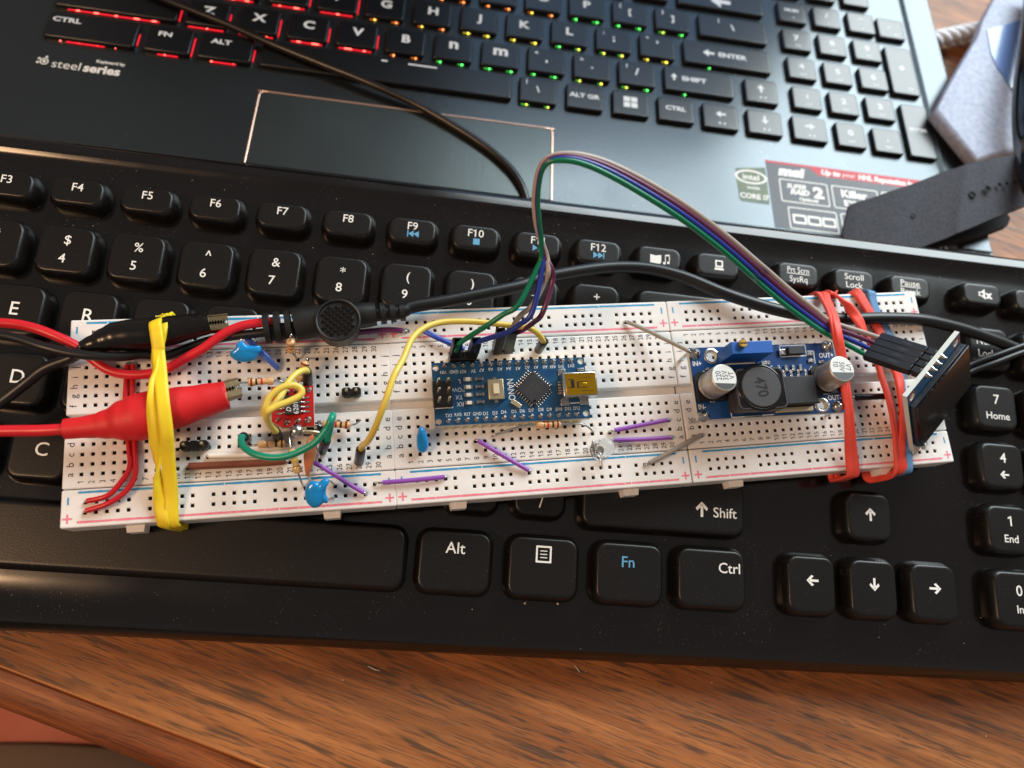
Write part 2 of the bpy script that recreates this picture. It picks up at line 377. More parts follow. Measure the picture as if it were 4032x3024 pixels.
def rrect(x0, x1, y0, y1, r, z, seg=5):
    out = []
    for cx, cy, a in ((x1 - r, y1 - r, 0), (x0 + r, y1 - r, 90), (x0 + r, y0 + r, 180), (x1 - r, y0 + r, 270)):
        for k in range(seg + 1):
            t = R(a + 90 * k / seg); out.append((cx + r * math.cos(t), cy + r * math.sin(t), z))
    return out
def plate(outline, holes, z0, z1, m, medge=None):
    """flat plate with real round holes: outline polygon, holes [(x,y,r)]"""
    c = bpy.data.curves.new('plate', 'CURVE'); c.dimensions = '2D'; c.fill_mode = 'BOTH'
    def sp(pts):
        s = c.splines.new('POLY'); s.points.add(len(pts) - 1)
        for p, q in zip(s.points, pts): p.co = (q[0], q[1], 0, 1)
        s.use_cyclic_u = True
    sp(outline)
    for x, y, r in holes: sp([(x + r * math.cos(2 * math.pi * k / 20), y + r * math.sin(2 * math.pi * k / 20)) for k in range(20)])
    c.extrude = (z1 - z0) / 2
    o = bpy.data.objects.new('plate', c); me = o.to_mesh(); mb = MB()
    vs = [(v.co.x, v.co.y, v.co.z + (z0 + z1) / 2) for v in me.vertices]
    top = [tuple(p.vertices) for p in me.polygons if abs(p.normal.z) > 0.5]; side = [tuple(p.vertices) for p in me.polygons if abs(p.normal.z) <= 0.5]
    mb.add(vs, top, m); mb.add(vs, side, medge or m)
    o.to_mesh_clear(); bpy.data.objects.remove(o); bpy.data.curves.remove(c)
    return mb
# ================================================================== SETTING
EO = Vector((-60, -106.7, 0)); ED = Vector((math.cos(EDGE_ANG), math.sin(EDGE_ANG), 0)); EN = Vector((ED.y, -ED.x, 0))  # EN points off the desk
def dk(e, n, z): return EO + ED * e + EN * n + Vector((0, 0, z))
mb = MB()
mb.add([dk(-900, 0, 0), dk(1100, 0, 0), dk(1100, -1500, 0), dk(-900, -1500, 0), dk(-900, 0, -30), dk(1100, 0, -30), dk(1100, -1500, -30), dk(-900, -1500, -30)],
       [(0, 1, 2, 3), (7, 6, 5, 4), (3, 2, 6, 7), (0, 3, 7, 4), (1, 5, 6, 2)], 'desk_veneer')
desk = tag(mb.build('desk', frame=F_D), 'wood veneer desk top under the keyboard and laptop', 'desk', kind='structure')
mb = MB()
prof = [(0.05, -.6), (0.7, -.7), (0.95, -1.3), (1.3, -2.1), (3.5, -2.7), (6.0, -3.4), (8.2, -4.6), (9.6, -6.4), (10.1, -8.6), (9.8, -12), (9.0, -30), (0.05, -30)]
mb.rings([[dk(e, n, z) for n, z in prof] for e in (-900, 1100)], 'desk_moulding', smooth=False)
for i in range(len(mb.sm)): mb.sm[i] = True
mo = mb.build('edge_moulding', desk)
mb = MB(); lp = [(-.2, .01), (.1, .06), (.4, .02), (.62, -.14), (.7, -.5), (.5, -.9), (-.2, -.9)]
mb.rings([[dk(e, n, z) for n, z in lp] for e in (-900, 1100)], 'desk_lip'); mb.build('edge_bead', desk)
bv = mo.modifiers.new('edges', 'EDGE_SPLIT'); bv.split_angle = R(40)
mb = MB(); mb.quad((-3000, -3000, -720), (3000, -3000, -720), (3000, 3000, -720), (-3000, 3000, -720), 'shorts_fabric')
tag(mb.build('floor', frame=F_D), kind='structure')
# person's thigh below the desk edge
def leg(name, m, y0, y1, r0, r1, parent=None, cap=True, hem=False, x0=-104, zc=-215):
    mb = MB(); rg = []
    N = 26
    for i in range(N + 1):
        t = i / N; y = y0 + (y1 - y0) * t; r = r0 + (r1 - r0) * t
        if i == N and cap: pass
        rg.append([(x0 + 18 * t + r * math.cos(a), y, zc - 10 * t + r * 0.92 * math.sin(a)) for a in [2 * math.pi * k / 40 for k in range(40)]])
    mb.rings(rg, m)
    return mb.build(name, parent, frame=F_D, origin=None if parent else (x0, y0, zc - r0))
per = leg('person', 'skin', -420, 120, 84, 70)
tag(per, 'person sitting at the desk, bare thigh in dark grey shorts below the desk edge', 'person')
mb = MB(); rg = []
yh = -127.5
def legring(y, r, slope=True):
    return [(-104 + 18 * (y + 420) / 540 + r * math.cos(a), y - (5.5 * (math.cos(a) * r / 40) ** 2 * .35 if slope else 0), -215 - 10 * (y + 420) / 540 + r * 0.92 * math.sin(a)) for a in [2 * math.pi * k / 48 for k in range(48)]]
mb.rings([legring(y, r) for y, r in ((-430, 100), (-250, 88), (yh - 10, 81.6), (yh - 8.6, 82.0), (yh - 1.2, 81.8), (yh - .3, 81.2), (yh, 80))], 'shorts_fabric', False, False); mb.build('shorts', per)
mb = MB(); y = yh - 10.4
mb.rings([legring(y - 2, 81), legring(y - 1.8, 83), legring(y + .2, 83), legring(y + .6, 81)], 'hem_fabric', False, False)
mb.build('hem', per)

# ================================================================== LAPTOP
lap = thing('laptop', 'open black laptop with backlit keys behind the keyboard', 'laptop', (90, -70, -13.8), F_L)
ZD = -2.0
mb = MB()
prof = [(-72.6, -13.4), (-74.2, -11), (-74.2, -8.0), (-73.4, -6.2), (-68.6, ZD - 0.5), (-67.4, ZD), (170, ZD), (176, ZD - 2), (176, -13.4)]
rg = [[(x, y, z) for y, z in prof] for x in (-140, 290.5)]
mb.rings(rg, 'laptop_deck', smooth=False)
ch = mb.build('base_case', lap)
mb = MB()
mb.add([(275.5, -67, ZD + .02), (275.5, 170, ZD + .02), (277.5, 170, ZD + .9), (277.5, -66.6, ZD + .9), (289.5, -66.6, ZD + .9), (289.5, 170, ZD + .9), (291.2, 170, ZD - .6), (291.2, -66.6, ZD - .6)],
       [(0, 1, 2, 3), (3, 2, 5, 4), (4, 5, 6, 7), (0, 3, 4, 7)], 'laptop_deck')
for i in range(len(mb.f)): mb.f[i] = list(reversed(mb.f[i]))
mb.build('side_rail', lap)
# opened lid, leaning back behind the keys
ML_ = Matrix.Translation((75, 128, -2)) @ Matrix.Rotation(R(-8), 4, 'X')
mb = MB(); mb.box((0, 4, 122), (415, 7, 244), 'black_gloss', ML_, 1.5); lid = mb.build('lid', lap)
mb = MB(); mb.box((0, .35, 126), (385, .5, 216), 'display_dark', ML_); scr = mb.build('screen', lid)
mb = MB(); mb.box((98, .05, 128), (186, .06, 200), 'display_added_glow', ML_); mb.build('reflection_panel', scr)  # unseen glowing panel, added so keys and deck reflect a bluish light
mb = MB(); mb.lathe([(4.5, -150), (4.5, 150)], 'black_gloss', 16, Matrix.Translation((75, 130, -3)) @ Matrix.Rotation(R(90), 4, 'Y')); mb.build('hinge', lap)
# touchpad
mb = MB(); mb.rings([rrect(5.8, 113.9, -67.2, -34.3, 1.2, z) for z in (ZD + 0.05, ZD + 0.25)], 'touchpad_surface', False, True, False)
tp = mb.build('touchpad', lap)
mb = MB(); zt = ZD + .22
mb.tube([(5.5, -67.2, zt), (5.5, -50, zt), (5.5, -37, zt), (5.8, -35.2, zt), (6.8, -34.2, zt), (8.8, -34.0, zt), (60, -33.9, zt), (111, -33.8, zt), (113.0, -34.0, zt), (114.0, -35.0, zt), (114.2, -37, zt), (114.2, -50, zt), (114.2, -67.2, zt)], .46, 'trim_metal', 8, 4, .6)
mb.build('trim', tp)
LK = {}
def cap_mesh(w, h, hgt, r, m, flare, dish=0.0):
    mb = MB(); x, y = w / 2, h / 2
    def rg(o, z, rr): return rrect(-x - o, x + o, -y - o, y + o, max(rr + o, .2), z, 4)
    mb.rings([rg(flare, -hgt, r), rg(flare * .93, -hgt * .5, r), rg(flare * .42, -hgt * .16, r), rg(flare * .16, -.22, r), rg(.0, -.05, r), rg(-.35, 0, r), rg(-.8, 0.0, r)], m, False, True)
    return mesh_of(mb, 'key')
GLY = {}
def lkey(x0, x1, y0, y1, labs=(), glow=None):
    w, h = round(x1 - x0, 1), round(y1 - y0, 1)
    if (w, h) not in LK: LK[(w, h)] = cap_mesh(w, h, 1.95, 1.0, 'laptop_key', 0.45)
    cx, cy = (x0 + x1) / 2, (y0 + y1) / 2
    k = inst(LK[(w, h)], 'key', lap, Vector((cx, cy, 0)) - ORG[lap.name])
    if labs:
        mb = MB()
        for t, dx, dy, s, sx in labs: lglyph(mb, t, dx, dy, s, sx)
        me = mesh_of(mb, 'legend'); inst(me, 'legend', k, (0, 0, 0))
    if glow:
        mb = MB(); nm = glow[0][5:]; y_, z_ = -h / 2 - .55, -1.6
        if nm == 'red':
            fw = w * (random.uniform(.35, .6) if glow[1] < 5.2 else random.uniform(.75, .9)); mb.box((random.uniform(-.1, .1) * (w - fw), y_, z_), (fw, .6, .3), 'glow_red', bev=.1, seg=1); n = max(2, int(w / 7))
            if random.random() < .3: n -= 1
            for j in range(n):
                xx = (-w / 2 + (j + .5) * w / n) * .8 + random.uniform(-.6, .6); mb.box((xx, y_ - .02, z_ + .06), (random.uniform(.5, 3.0) * (1 if glow[1] > 5.2 else .35), .55, .4), 'spot_red', bev=.16, seg=1)
            mb.box((w / 2 + .6, -h * .08, z_), (.45, h * random.uniform(.45, .8), .25), 'glow_red', bev=.1, seg=1)
        else:
            for j in ((-.28, .3) if w < 22 else (-.2,)):
                xx = w * j + random.uniform(-.5, .5); ln = random.uniform(1.6, 3.4) * min(1, glow[1] / 2.2); mb.box((xx - .5, y_, z_), (ln, .4, .28), 'glow_' + nm, bev=.1, seg=1)
                mb.box((xx, y_ - .03, z_ + .06), (random.uniform(.5, .9), .6, .42), 'spot_' + random.choice([nm, nm, 'yellow']), bev=.16, seg=1)
        inst(mesh_of(mb, 'backlight'), 'backlight', k, (0, 0, 0))
    return k
def lglyph(mb, t, dx, dy, s, sx):
    m = 'silk_white'; z = .02
    if t == 'win':
        for i in (-1, 1):
            for j in (-1, 1): mb.quad(*[(dx + i * 1.5 + a * 1.3, dy + j * 1.45 + b * 1.25, z) for a, b in ((-1, -1), (1, -1), (1, 1), (-1, 1))], m)
    elif t in ('up', 'down', 'left', 'right'): arrow(mb, dx, dy, s, t, m, z, solid=True)
    elif t == 'bar': mb.quad((dx - s, dy - .35, z), (dx + s, dy - .35, z), (dx + s, dy + .35, z), (dx - s, dy + .35, z), m)
    elif t == 'x_': pass
    else: mb.text(t, dx, dy, z, s, m, 0, sx, bold=.035)
def arrow(mb, x, y, s, d, m, z, solid=False, w=.16):
    a = {'right': 0, 'up': math.pi / 2, 'left': math.pi, 'down': -math.pi / 2}[d]
    M = Matrix.Translation((x, y, z)) @ Matrix.Rotation(a, 4, 'Z')
    h = s / 2; t = s * w / 2 * 1.1
    if solid:
        mb.add([(-h, -t * 1.4, 0), (0, -t * 1.4, 0), (0, t * 1.4, 0), (-h, t * 1.4, 0)], [(0, 1, 2, 3)], m, False, M)
        mb.add([(0, -h * .8, 0), (h, 0, 0), (0, h * .8, 0)], [(0, 1, 2)], m, False, M)
    else:
        mb.add([(-h, -t, 0), (h - 2 * t, -t, 0), (h - 2 * t, t, 0), (-h, t, 0)], [(0, 1, 2, 3)], m, False, M)
        k = s * .42; q = 2.9 * t
        mb.add([(h, 0, 0), (h - k, k, 0), (h - k - q * .7, k - q * .35, 0), (h - q, 0, 0)], [(0, 1, 2, 3)], m, False, M)
        mb.add([(h, 0, 0), (h - q, 0, 0), (h - k - q * .7, -k + q * .35, 0), (h - k, -k, 0)], [(0, 1, 2, 3)], m, False, M)
def gl(x, row):
    if row in ('z', 'x'):
        c = 'glow_red' if x < 46 else ('glow_orange' if x < 62 else ('glow_yellow' if x < 68 else 'glow_green'))
        return (c, 5.5 if x < 46 else 2.2)
    if row == 'a': return ('glow_red' if x < 38 else ('glow_orange' if x < 80 else ('glow_yellow' if x < 112 else 'glow_green')), 5.5 if x < 38 else 2.4)
    return ('glow_red' if x < 20 else ('glow_orange' if x < 125 else 'glow_green'), 4.5 if x < 20 else 2.0)
yb = (-23.0, -11.3); yz = (-7.4, 4.4); ya = (9.8, 21.6); yq = (26.6, 38.6); yn = (43.6, 55.4)
lkey(-71.6, -40.9, *yb, [('CTRL', -9, 2.4, 3.0, 1.35)], ('glow_red', 5)); lkey(-37.6, -21.6, *yb, [('FN', -1.5, 2.2, 3.0, 1.35)], ('glow_red', 5))
lkey(-18.6, 0.2, *yb, [('ALT', -2, 2.2, 3.0, 1.35)], ('glow_red', 4)); lkey(3.6, 97.4, *yb, [('bar', -2, 4.2, 1.2, 1), ('bar', 12.5, 4.2, 5.5, 1)])
for i, (t, s_) in enumerate((('\\', 4), ('ALT GR', 2.9), ('win', 3), ('CTRL', 2.9))):
    cx = 108 + 18.5 * i
    lkey(cx - 7.1, cx + 7.1, *yb, [(t, 0, .6, s_, 1.2 if len(t) > 2 else 1)] + ([('|', -4.5, 4.2, 2.4, 1)] if i == 0 else []), ('glow_green', 4) if i == 0 else None)
for cx, t in ((182, 'left'), (200.6, 'down'), (219.8, 'right')):
    lkey(cx - 7.1, cx + 7.1, yb[0] - .4, yb[1] - .2, [(t, .2, 1.2, 4.2, 1), ('▪ ▪', .5, -3.4, 2.4, 1)])
lkey(-71.6, -29, *yz, [], ('glow_red', 6)); lkey(194.0, 207.6, yz[0] + .6, yz[1] + .8, [('up', 0, 1.4, 4.2, 1), ('▪ ▪', .5, -3.2, 2.4, 1)])
for i, t in enumerate('ZXCVBNM'):
    cx = 18.5 * (i - 1); tt = {'N': 'n', 'M': 'm'}.get(t, t)
    lkey(cx - 7.3, cx + 7.3, *yz, [(tt, 0.2, 1.4 if tt == t else 2.4, 5.4 if tt == t else 7.0, 1.15)], gl(cx, 'z'))
for i, (u, t) in enumerate((('<', ','), ('>', '.'), ('?', '/'))):
    cx = 111 + 18.5 * i; lkey(cx - 7.3, cx + 7.3, yz[0] + .4, yz[1] + .5, [(u, -4, 3.6, 2.6, 1), (t, .2, 1.2, 4.8, 1)], ('glow_green', 2.4))
lkey(159.8, 188.6, yz[0] + .8, yz[1] + 1.2, [('SHIFT', -2, .6, 3.2, 1.3), ('up', -10.5, .8, 3.6, 1)], ('glow_green', 1.2))
for i, t in enumerate('ASDFGHJKL'):
    cx = 46.25 + 18.5 * (i - 4); lkey(cx - 7.3, cx + 7.3, *ya, [(t, 0.2, 1.2, 5.4, 1.15)], gl(cx, 'a'))
for i, (u, t) in enumerate(((':', ';'), ('"', "'"))):
    cx = 138.75 + 18.5 * i; lkey(cx - 7.2, cx + 7.2, *ya, [(u, -4, 3.6, 2.6, 1), (t, .2, 1.2, 4.8, 1)], ('glow_green' if i == 0 else 'glow_yellow', 2.0))
lkey(168.8, 206.2, ya[0] + .2, ya[1] + .2, [('left', -8, .5, 5, 1), ('ENTER', 2.5, .5, 3.3, 1.25)], ('glow_green', .8))
for i, t in enumerate('QWERTYUIOP'):
    cx = 127.6 + 18.5 * (i - 9); lkey(cx - 7.3, cx + 7.3, *yq, [(t, 0.2, 1.2, 5.4, 1.15)], gl(cx, 'q'))
for i, (u, t) in enumerate((('{', '['), ('}', ']'))):
    cx = 146.1 + 18.5 * i; lkey(cx - 7.2, cx + 7.2, *yq, [(u, -4, 3.8, 2.6, 1), (t, .2, .8, 4.4, 1)], ('glow_green', 2.0))
lkey(176.5, 206.2, *yq, [('|', -6, 4, 2.6, 1), ('\\', 0, .6, 4.4, 1)])
for i in range(8):
    cx = 82 + 18.5 * (i - 3); lkey(cx - 7.3, cx + 7.3, *yn, [], None)
lkey(168.0, 206.2, *yn, [('left', 0, -1.5, 9, 1)], None)
np_ = [[('1', ''), ('2', ''), ('3', '')], [('4', ''), ('5', ''), ('6', '')], [('7', ''), ('8', ''), ('9', '')], [('NUM', ''), ('/', ''), ('*', '')]]
for j, row in enumerate(np_):
    for i, (t, u) in enumerate(row):
        cx = 220.7 + 16.3 * i - .25 * j; cy = -1.0 + 16.5 * j
        lkey(cx - 6.1, cx + 6.1, cy - 5.7, cy + 5.7, [(t, 0, 1.2, 4.0 if len(t) < 2 else 2.4, 1.2), ('▪▪▪' if j < 3 else '▪', .4, -3.2, 1.8, 1)])
lkey(231.6, 243.6, yb[0] - .8, yb[1] - .4, [('0', 0, 1.2, 4, 1.2), ('▪▪▪', 0, -3.2, 1.8, 1)]); lkey(247.6, 259.6, yb[0] - 1.2, yb[1] - .8, [('.', 0, 1.2, 4, 1.2), ('▪▪▪', 0, -3.2, 1.8, 1)])
lkey(263.0, 274.6, -24.2, 3.4, [('ENTER', 0, .5, 2.2, 1.2)]); lkey(261.4, 273.6, 9.6, 36.2, [('+', 0, 1.6, 5, 1), ('▪▪', 2, -10, 2.2, 1)])
lkey(260.6, 272.8, 42.2, 53.4, [('-', -1, 1, 4, 1), ('▪▪', 2, -3, 2, 1)])
for i in range(3): lkey(214.6 + 16.3 * i - 1.2, 226.8 + 16.3 * i - 1.2, 59.4, 70.6, [('▪▪▪', 0, 0, 2.2, 1)])
# printed logo on the palm rest
mb = MB(); zl = ZD + .03
mb.text('steel', -66.2, -33.9, zl, 5.2, 'ink_white', align='L', sx=1.02); mb.text('series', -55.6, -33.9, zl, 5.2, 'ink_white', align='L', bold=.035, sx=1.02)
mb.text('Keyboard by', -47.2, -30.3, zl, 1.9, 'ink_white', bold=.03)
for r0, r1 in ((1.5, 1.05), (.6, 0.0)):
    ring = [(math.cos(2 * math.pi * k / 20), math.sin(2 * math.pi * k / 20)) for k in range(20)]
    vs = [(-69.0 + r0 * a, -33.6 + r0 * b, zl + .012) for a, b in ring] + [(-69.0 + r1 * a, -33.6 + r1 * b, zl + .012) for a, b in ring]
    mb.add(vs, [(k, (k + 1) % 20, 20 + (k + 1) % 20, 20 + k) for k in range(20)], 'ink_white')
for a in (150, 200, 80): mb.add([(-69.0 + 2.2 * math.cos(R(a)) + .5 * math.cos(R(t)), -33.6 + 2.2 * math.sin(R(a)) + .5 * math.sin(R(t)), zl + .012) for t in range(0, 360, 45)], [tuple(range(8))], 'ink_white')
mb.build('logo_print', lap)
# stickers
def decal(name, poly, m, dz=.06):
    mb = MB(); mb.prism(poly, ZD + .02, ZD + dz, m); return mb.build(name, lap)
s1 = decal('processor_sticker', [(187, -41), (199.4, -38.8), (199.4, -56.6), (188.4, -56.6), (187.4, -55.8), (187.0, -47)], 'sticker_teal')
mb = MB(); zs = ZD + .07
ring = [(math.cos(2 * math.pi * k / 28), math.sin(2 * math.pi * k / 28)) for k in range(28)]
mb.add([(193 + 6.6 * a, -44.4 + 3.4 * b, zs) for a, b in ring] + [(193 + 5.6 * a, -44.4 + 2.6 * b, zs) for a, b in ring], [(k, (k + 1) % 28, 28 + (k + 1) % 28, 28 + k) for k in range(28)], 'ink_white')
mb.text('intel', 193, -44.4, zs, 4.0, 'ink_white', bold=.02); mb.text('inside', 193.6, -49.4, zs, 2.2, 'ink_white', bold=.02); mb.text('CORE i7', 193.6, -53.6, zs, 3.2, 'ink_white', bold=.03)
mb.build('print', s1)
s2 = decal('feature_sticker', [(199.8, -35), (268, -35), (276.5, -67), (200.4, -67)], 'sticker_grey', .05)
mb = MB(); zs = ZD + .06
mb.add([(199.8, -34.9, zs), (268.5, -34.9, zs), (265.0, -39.4, zs), (222, -39.4, zs), (218, -36.0, zs), (199.8, -36.0, zs)], [(5, 4, 3, 2, 1, 0)], 'sticker_red')
zs += .02
mb.text('msi', 210.2, -39.2, zs, 6.0, 'ink_white', bold=.07, sx=1.25, shear=.2)
mb.text('Up to', 227, -37.2, zs, 3.4, 'ink_white', bold=.05, shear=.25); mb.text('your', 234.6, -37.2, zs, 3.0, 'ink_white', shear=.3); mb.text('HHL Reputation by', 251, -37.3, zs, 3.4, 'ink_white', bold=.05, shear=.2, sx=.9)
def frame(x0, x1, y0, y1):
    a = rrect(x0, x1, y0, y1, .8, zs + .01, 3); b = rrect(x0 + .45, x1 - .45, y0 + .45, y1 - .45, .5, zs + .01, 3); n = len(a)
    mb.add(a + b, [(k, (k + 1) % n, n + (k + 1) % n, n + k) for k in range(n)], 'ink_white')
frame(204.5, 224.6, -54.2, -43.2); frame(226.2, 245.8, -54.2, -43.2); frame(247.4, 267, -54.2, -43.2); frame(206.6, 226.6, -66.6, -56.4); frame(228.2, 247, -66.6, -56.4); frame(249, 269, -66.6, -56.4)
mb.text('SUPER', 211.5, -46.2, zs, 2.9, 'ink_white', bold=.04, shear=.25); mb.text('RAID', 212.6, -48.9, zs, 3.4, 'ink_white', bold=.06, shear=.25); mb.text('2', 220.4, -48, zs, 7.0, 'ink_white', bold=.05, sx=1.2); mb.text('Optional', 216, -52, zs, 2.2, 'ink_white', bold=.04, shear=.2)
mb.text('Killer', 235.6, -46.6, zs, 5.0, 'ink_white', bold=.04); mb.text('E2200', 235.4, -51.2, zs, 3.8, 'ink_white', bold=.04); mb.text('NVIDIA', 264, -65.6, zs, 4.4, 'ink_white', bold=.05)
for i in range(3):
    a = rrect(208.2 + 6 * i, 213.8 + 6 * i, -64, -59.6, .5, zs + .01, 3); b = rrect(209.0 + 6 * i, 213.0 + 6 * i, -63, -60.6, .3, zs + .01, 3); n = len(a)
    mb.add(a + b, [(k, (k + 1) % n, n + (k + 1) % n, n + k) for k in range(n)], 'ink_white')
mb.build('print', s2)

# ================================================================== KEYBOARD
kb = thing('keyboard', 'black full-size computer keyboard under the breadboards', 'keyboard', (70, -100, -23.6), F_K)
mb = MB()
prof = [(-94, -22.6), (-99.5, -20.5), (-102.2, -17), (-102.4, -14.2), (-101.2, -11.4), (-98.4, -8.6), (-94.6, -6.6), (-91, -5.7), (-88, -5.35), (-80, -5.2), (26, -5.2), (30.2, -5.1), (31.4, -4.7), (32.3, -4.2), (32.9, -4.03), (33.1, -4.03), (33.3, -4.06), (35.4, -4.39), (35.6, -4.43), (36.6, -4.95), (37.4, -6.2), (37.8, -8.2), (37.2, -14), (34, -20), (30, -22)]
mb.rings([[(x, y, z) for y, z in prof] for x in (-135, 290)], 'housing_plastic')
mb.build('housing', kb)
for x in (-120, 262):
    mb = MB(); mb.box((x, 22, -32), (16, 9, 21.6), 'housing_plastic', bev=1.2); mb.build('foot', kb)
KM = {}
def kkey(x0, x1, y0, y1, labs=(), r=2.6):
    w, h = round(x1 - x0, 1), round(y1 - y0, 1)
    if (w, h) not in KM: KM[(w, h)] = cap_mesh(w, h, 5.3, min(r, h * .32), 'key_plastic', 1.55)
    k = inst(KM[(w, h)], 'key', kb, Vector(((x0 + x1) / 2, (y0 + y1) / 2, random.uniform(-.05, .05))) - ORG[kb.name])
    k.rotation_euler = (random.uniform(-.006, .006), random.uniform(-.006, .006), random.uniform(-.004, .004))
    if labs:
        mb = MB()
        for l in labs: kglyph(mb, *l)
        inst(mesh_of(mb, 'legend'), 'legend', k, (0, 0, 0))
    return k
def kglyph(mb, t, dx, dy, s, m='ink_white', sx=1.0):
    z = .03
    if t in ('up', 'down', 'left', 'right'): arrow(mb, dx, dy, s * .88, t, m, z, w=.165)
    elif t in ('prev', 'next', 'play'):
        M = Matrix.Translation((dx, dy, z)) @ Matrix.Scale(-1 if t == 'prev' else 1, 4, (1, 0, 0)); q = s
        def tri(x): 
            f = [(x, -q, 0), (x + 1.5 * q, 0, 0), (x, q, 0)]; mb.add(f, [(0, 1, 2)], m, False, M)
        if t == 'play':
            tri(-1.7 * q); mb.add([(.1 * q, -q, 0), (.4 * q, -q, 0), (.9 * q, q, 0), (.6 * q, q, 0)], [(0, 1, 2, 3)], m, False, M)
            for x in (1.2, 1.8): mb.quad((x * q, -q, 0), ((x + .35) * q, -q, 0), ((x + .35) * q, q, 0), (x * q, q, 0), m, M)
        else:
            tri(-1.7 * q); tri(-.2 * q); mb.quad((1.3 * q, -q, 0), (1.6 * q, -q, 0), (1.6 * q, q, 0), (1.3 * q, q, 0), m, M)
    elif t == 'stop': mb.quad(*[(dx + a * s, dy + b * s, z) for a, b in ((-1, -1), (1, -1), (1, 1), (-1, 1))], m)
    elif t == 'frame':
        a = rrect(dx - s, dx + s, dy - s * 1.05, dy + s * 1.05, .1, z, 1); b = rrect(dx - s + .5, dx + s - .5, dy - s * 1.05 + .5, dy + s * 1.05 - .5, .1, z, 1); n = len(a)
        mb.add(a + b, [(k, (k + 1) % n, n + (k + 1) % n, n + k) for k in range(n)], m)
    elif t == 'line': mb.quad((dx - s, dy - .12, z), (dx + s, dy - .12, z), (dx + s, dy + .12, z), (dx - s, dy + .12, z), m)
    elif t == 'speaker':
        mb.add([(dx - 2.2, dy - .8, z), (dx - 1.3, dy - .8, z), (dx + .1, dy - 1.9, z), (dx + .1, dy + 1.9, z), (dx - 1.3, dy + .8, z), (dx - 2.2, dy + .8, z)], [tuple(range(6))], m)
        mb.add([(dx - 1.7, dy - .4, z + .02), (dx - .7, dy - .4, z + .02), (dx - .7, dy + .4, z + .02), (dx - 1.7, dy + .4, z + .02)], [(0, 1, 2, 3)], 'key_plastic')
        mb.text('x', dx + 1.4, dy, z, 3.6, m, bold=.06)
    elif t == 'film':
        mb.add([(dx - 3, dy - 1.4, z), (dx + .2, dy - 1.6, z), (dx + .6, dy - .9, z), (dx + .6, dy + 1.5, z), (dx - 1.2, dy + 1.1, z), (dx - 3, dy + 1.4, z)], [tuple(range(6))], m)
        mb.add([(dx + 1.2, dy - 1.6, z), (dx + 2.0, dy - 1.6, z), (dx + 2.0, dy - .8, z), (dx + 1.2, dy - .8, z)], [(0, 1, 2, 3)], m); mb.add([(dx + 2.5, dy - 1.3, z), (dx + 3.3, dy - 1.3, z), (dx + 3.3, dy - .5, z), (dx + 2.5, dy - .5, z)], [(0, 1, 2, 3)], m)
        mb.add([(dx + 1.8, dy - 1, z), (dx + 2.05, dy - 1, z), (dx + 2.05, dy + 1.5, z), (dx + 1.8, dy + 1.5, z)], [(0, 1, 2, 3)], m); mb.add([(dx + 3.1, dy - .8, z), (dx + 3.35, dy - .8, z), (dx + 3.35, dy + 1.7, z), (dx + 3.1, dy + 1.7, z)], [(0, 1, 2, 3)], m)
        mb.add([(dx + 1.8, dy + 1.2, z), (dx + 3.35, dy + 1.4, z), (dx + 3.35, dy + 1.9, z), (dx + 1.8, dy + 1.7, z)], [(0, 1, 2, 3)], m)
    elif t == 'pc':
        a = rrect(dx - 1.3, dx + 1.3, dy - .7, dy + 1.7, .2, z, 2); b = rrect(dx - .8, dx + .8, dy - .2, dy + 1.2, .1, z, 2); n = len(a)
        mb.add(a + b, [(k, (k + 1) % n, n + (k + 1) % n, n + k) for k in range(n)], m)
        mb.quad((dx - 1.6, dy - 1.7, z), (dx + 1.6, dy - 1.7, z), (dx + 1.4, dy - .9, z), (dx - 1.4, dy - .9, z), m)
    else: mb.text(t, dx, dy, z, s, m, 0, sx, bold=.004)
u = 19.12
yN = (-5.7, 7.4); yE = (-24.9, -11.5); yD = (-44.1, -30.8); yC = (-63.2, -50.2); yS = (-85.4, -70.2); yF = (15.5, 22.4)
fl = ['F2', 'F3', 'F4', 'F5', 'F6', 'F7', 'F8', 'F9', 'F10', 'F11', 'F12']
for i, t in enumerate(fl):
    cx = (i + 2 - 7) * 19.2; ex = {'F9': [('prev', .2, -1.3, 1.05, 'ink_skyblue')], 'F10': [('stop', .3, -1.5, 1.0, 'ink_skyblue')], 'F11': [('play', .2, -1.3, 1.0, 'ink_skyblue')], 'F12': [('next', .2, -1.3, 1.05, 'ink_skyblue')]}.get(t, [])
    kkey(cx - 6.6, cx + 6.6, *yF, [(t, .0, 1.3, 3.5)] + ex, r=2.2)
kkey(109.0, 122.2, *yF, [('film', 0, -.3, 1)], r=2.2); kkey(128.2, 141.4, *yF, [('pc', .4, 0, 1)], r=2.2)
kkey(155.3, 168.3, *yF, [('Prt Scrn', 0, 1.5, 2.9, 'ink_white', .8), ('line', 0, .15, 3.9), ('SysRq', 0, -1.6, 2.9, 'ink_white', .9)], r=2.2)
kkey(174.5, 187.5, *yF, [('Scroll', 0, 1.4, 3.0), ('Lock', 0, -1.4, 3.0)], r=2.2); kkey(194.0, 207.2, *yF, [('Pause', 0, 1.5, 3.0), ('line', 0, .1, 3.6), ('Break', 0, -1.5, 3.0)], r=2.2)
kkey(220.0, 232.8, 16.2, 22.8, [('speaker', .8, 0, 1)], r=2.2); kkey(238.8, 252, 15.8, 22.4, [], r=2.2)
for i, (t, s_) in enumerate((('#', '3'), ('$', '4'), ('%', '5'), ('^', '6'), ('&', '7'), ('*', '8'), ('(', '9'), (')', '0'), ('_', '-'), ('+', '='))):
    cx = (i + 3 - 7) * u; kkey(cx - 6.8, cx + 6.8, *yN, [(t, .3, 2.9 if t != '*' else 2.2, 3.9), (s_, -.3, -2.7, 3.9)])
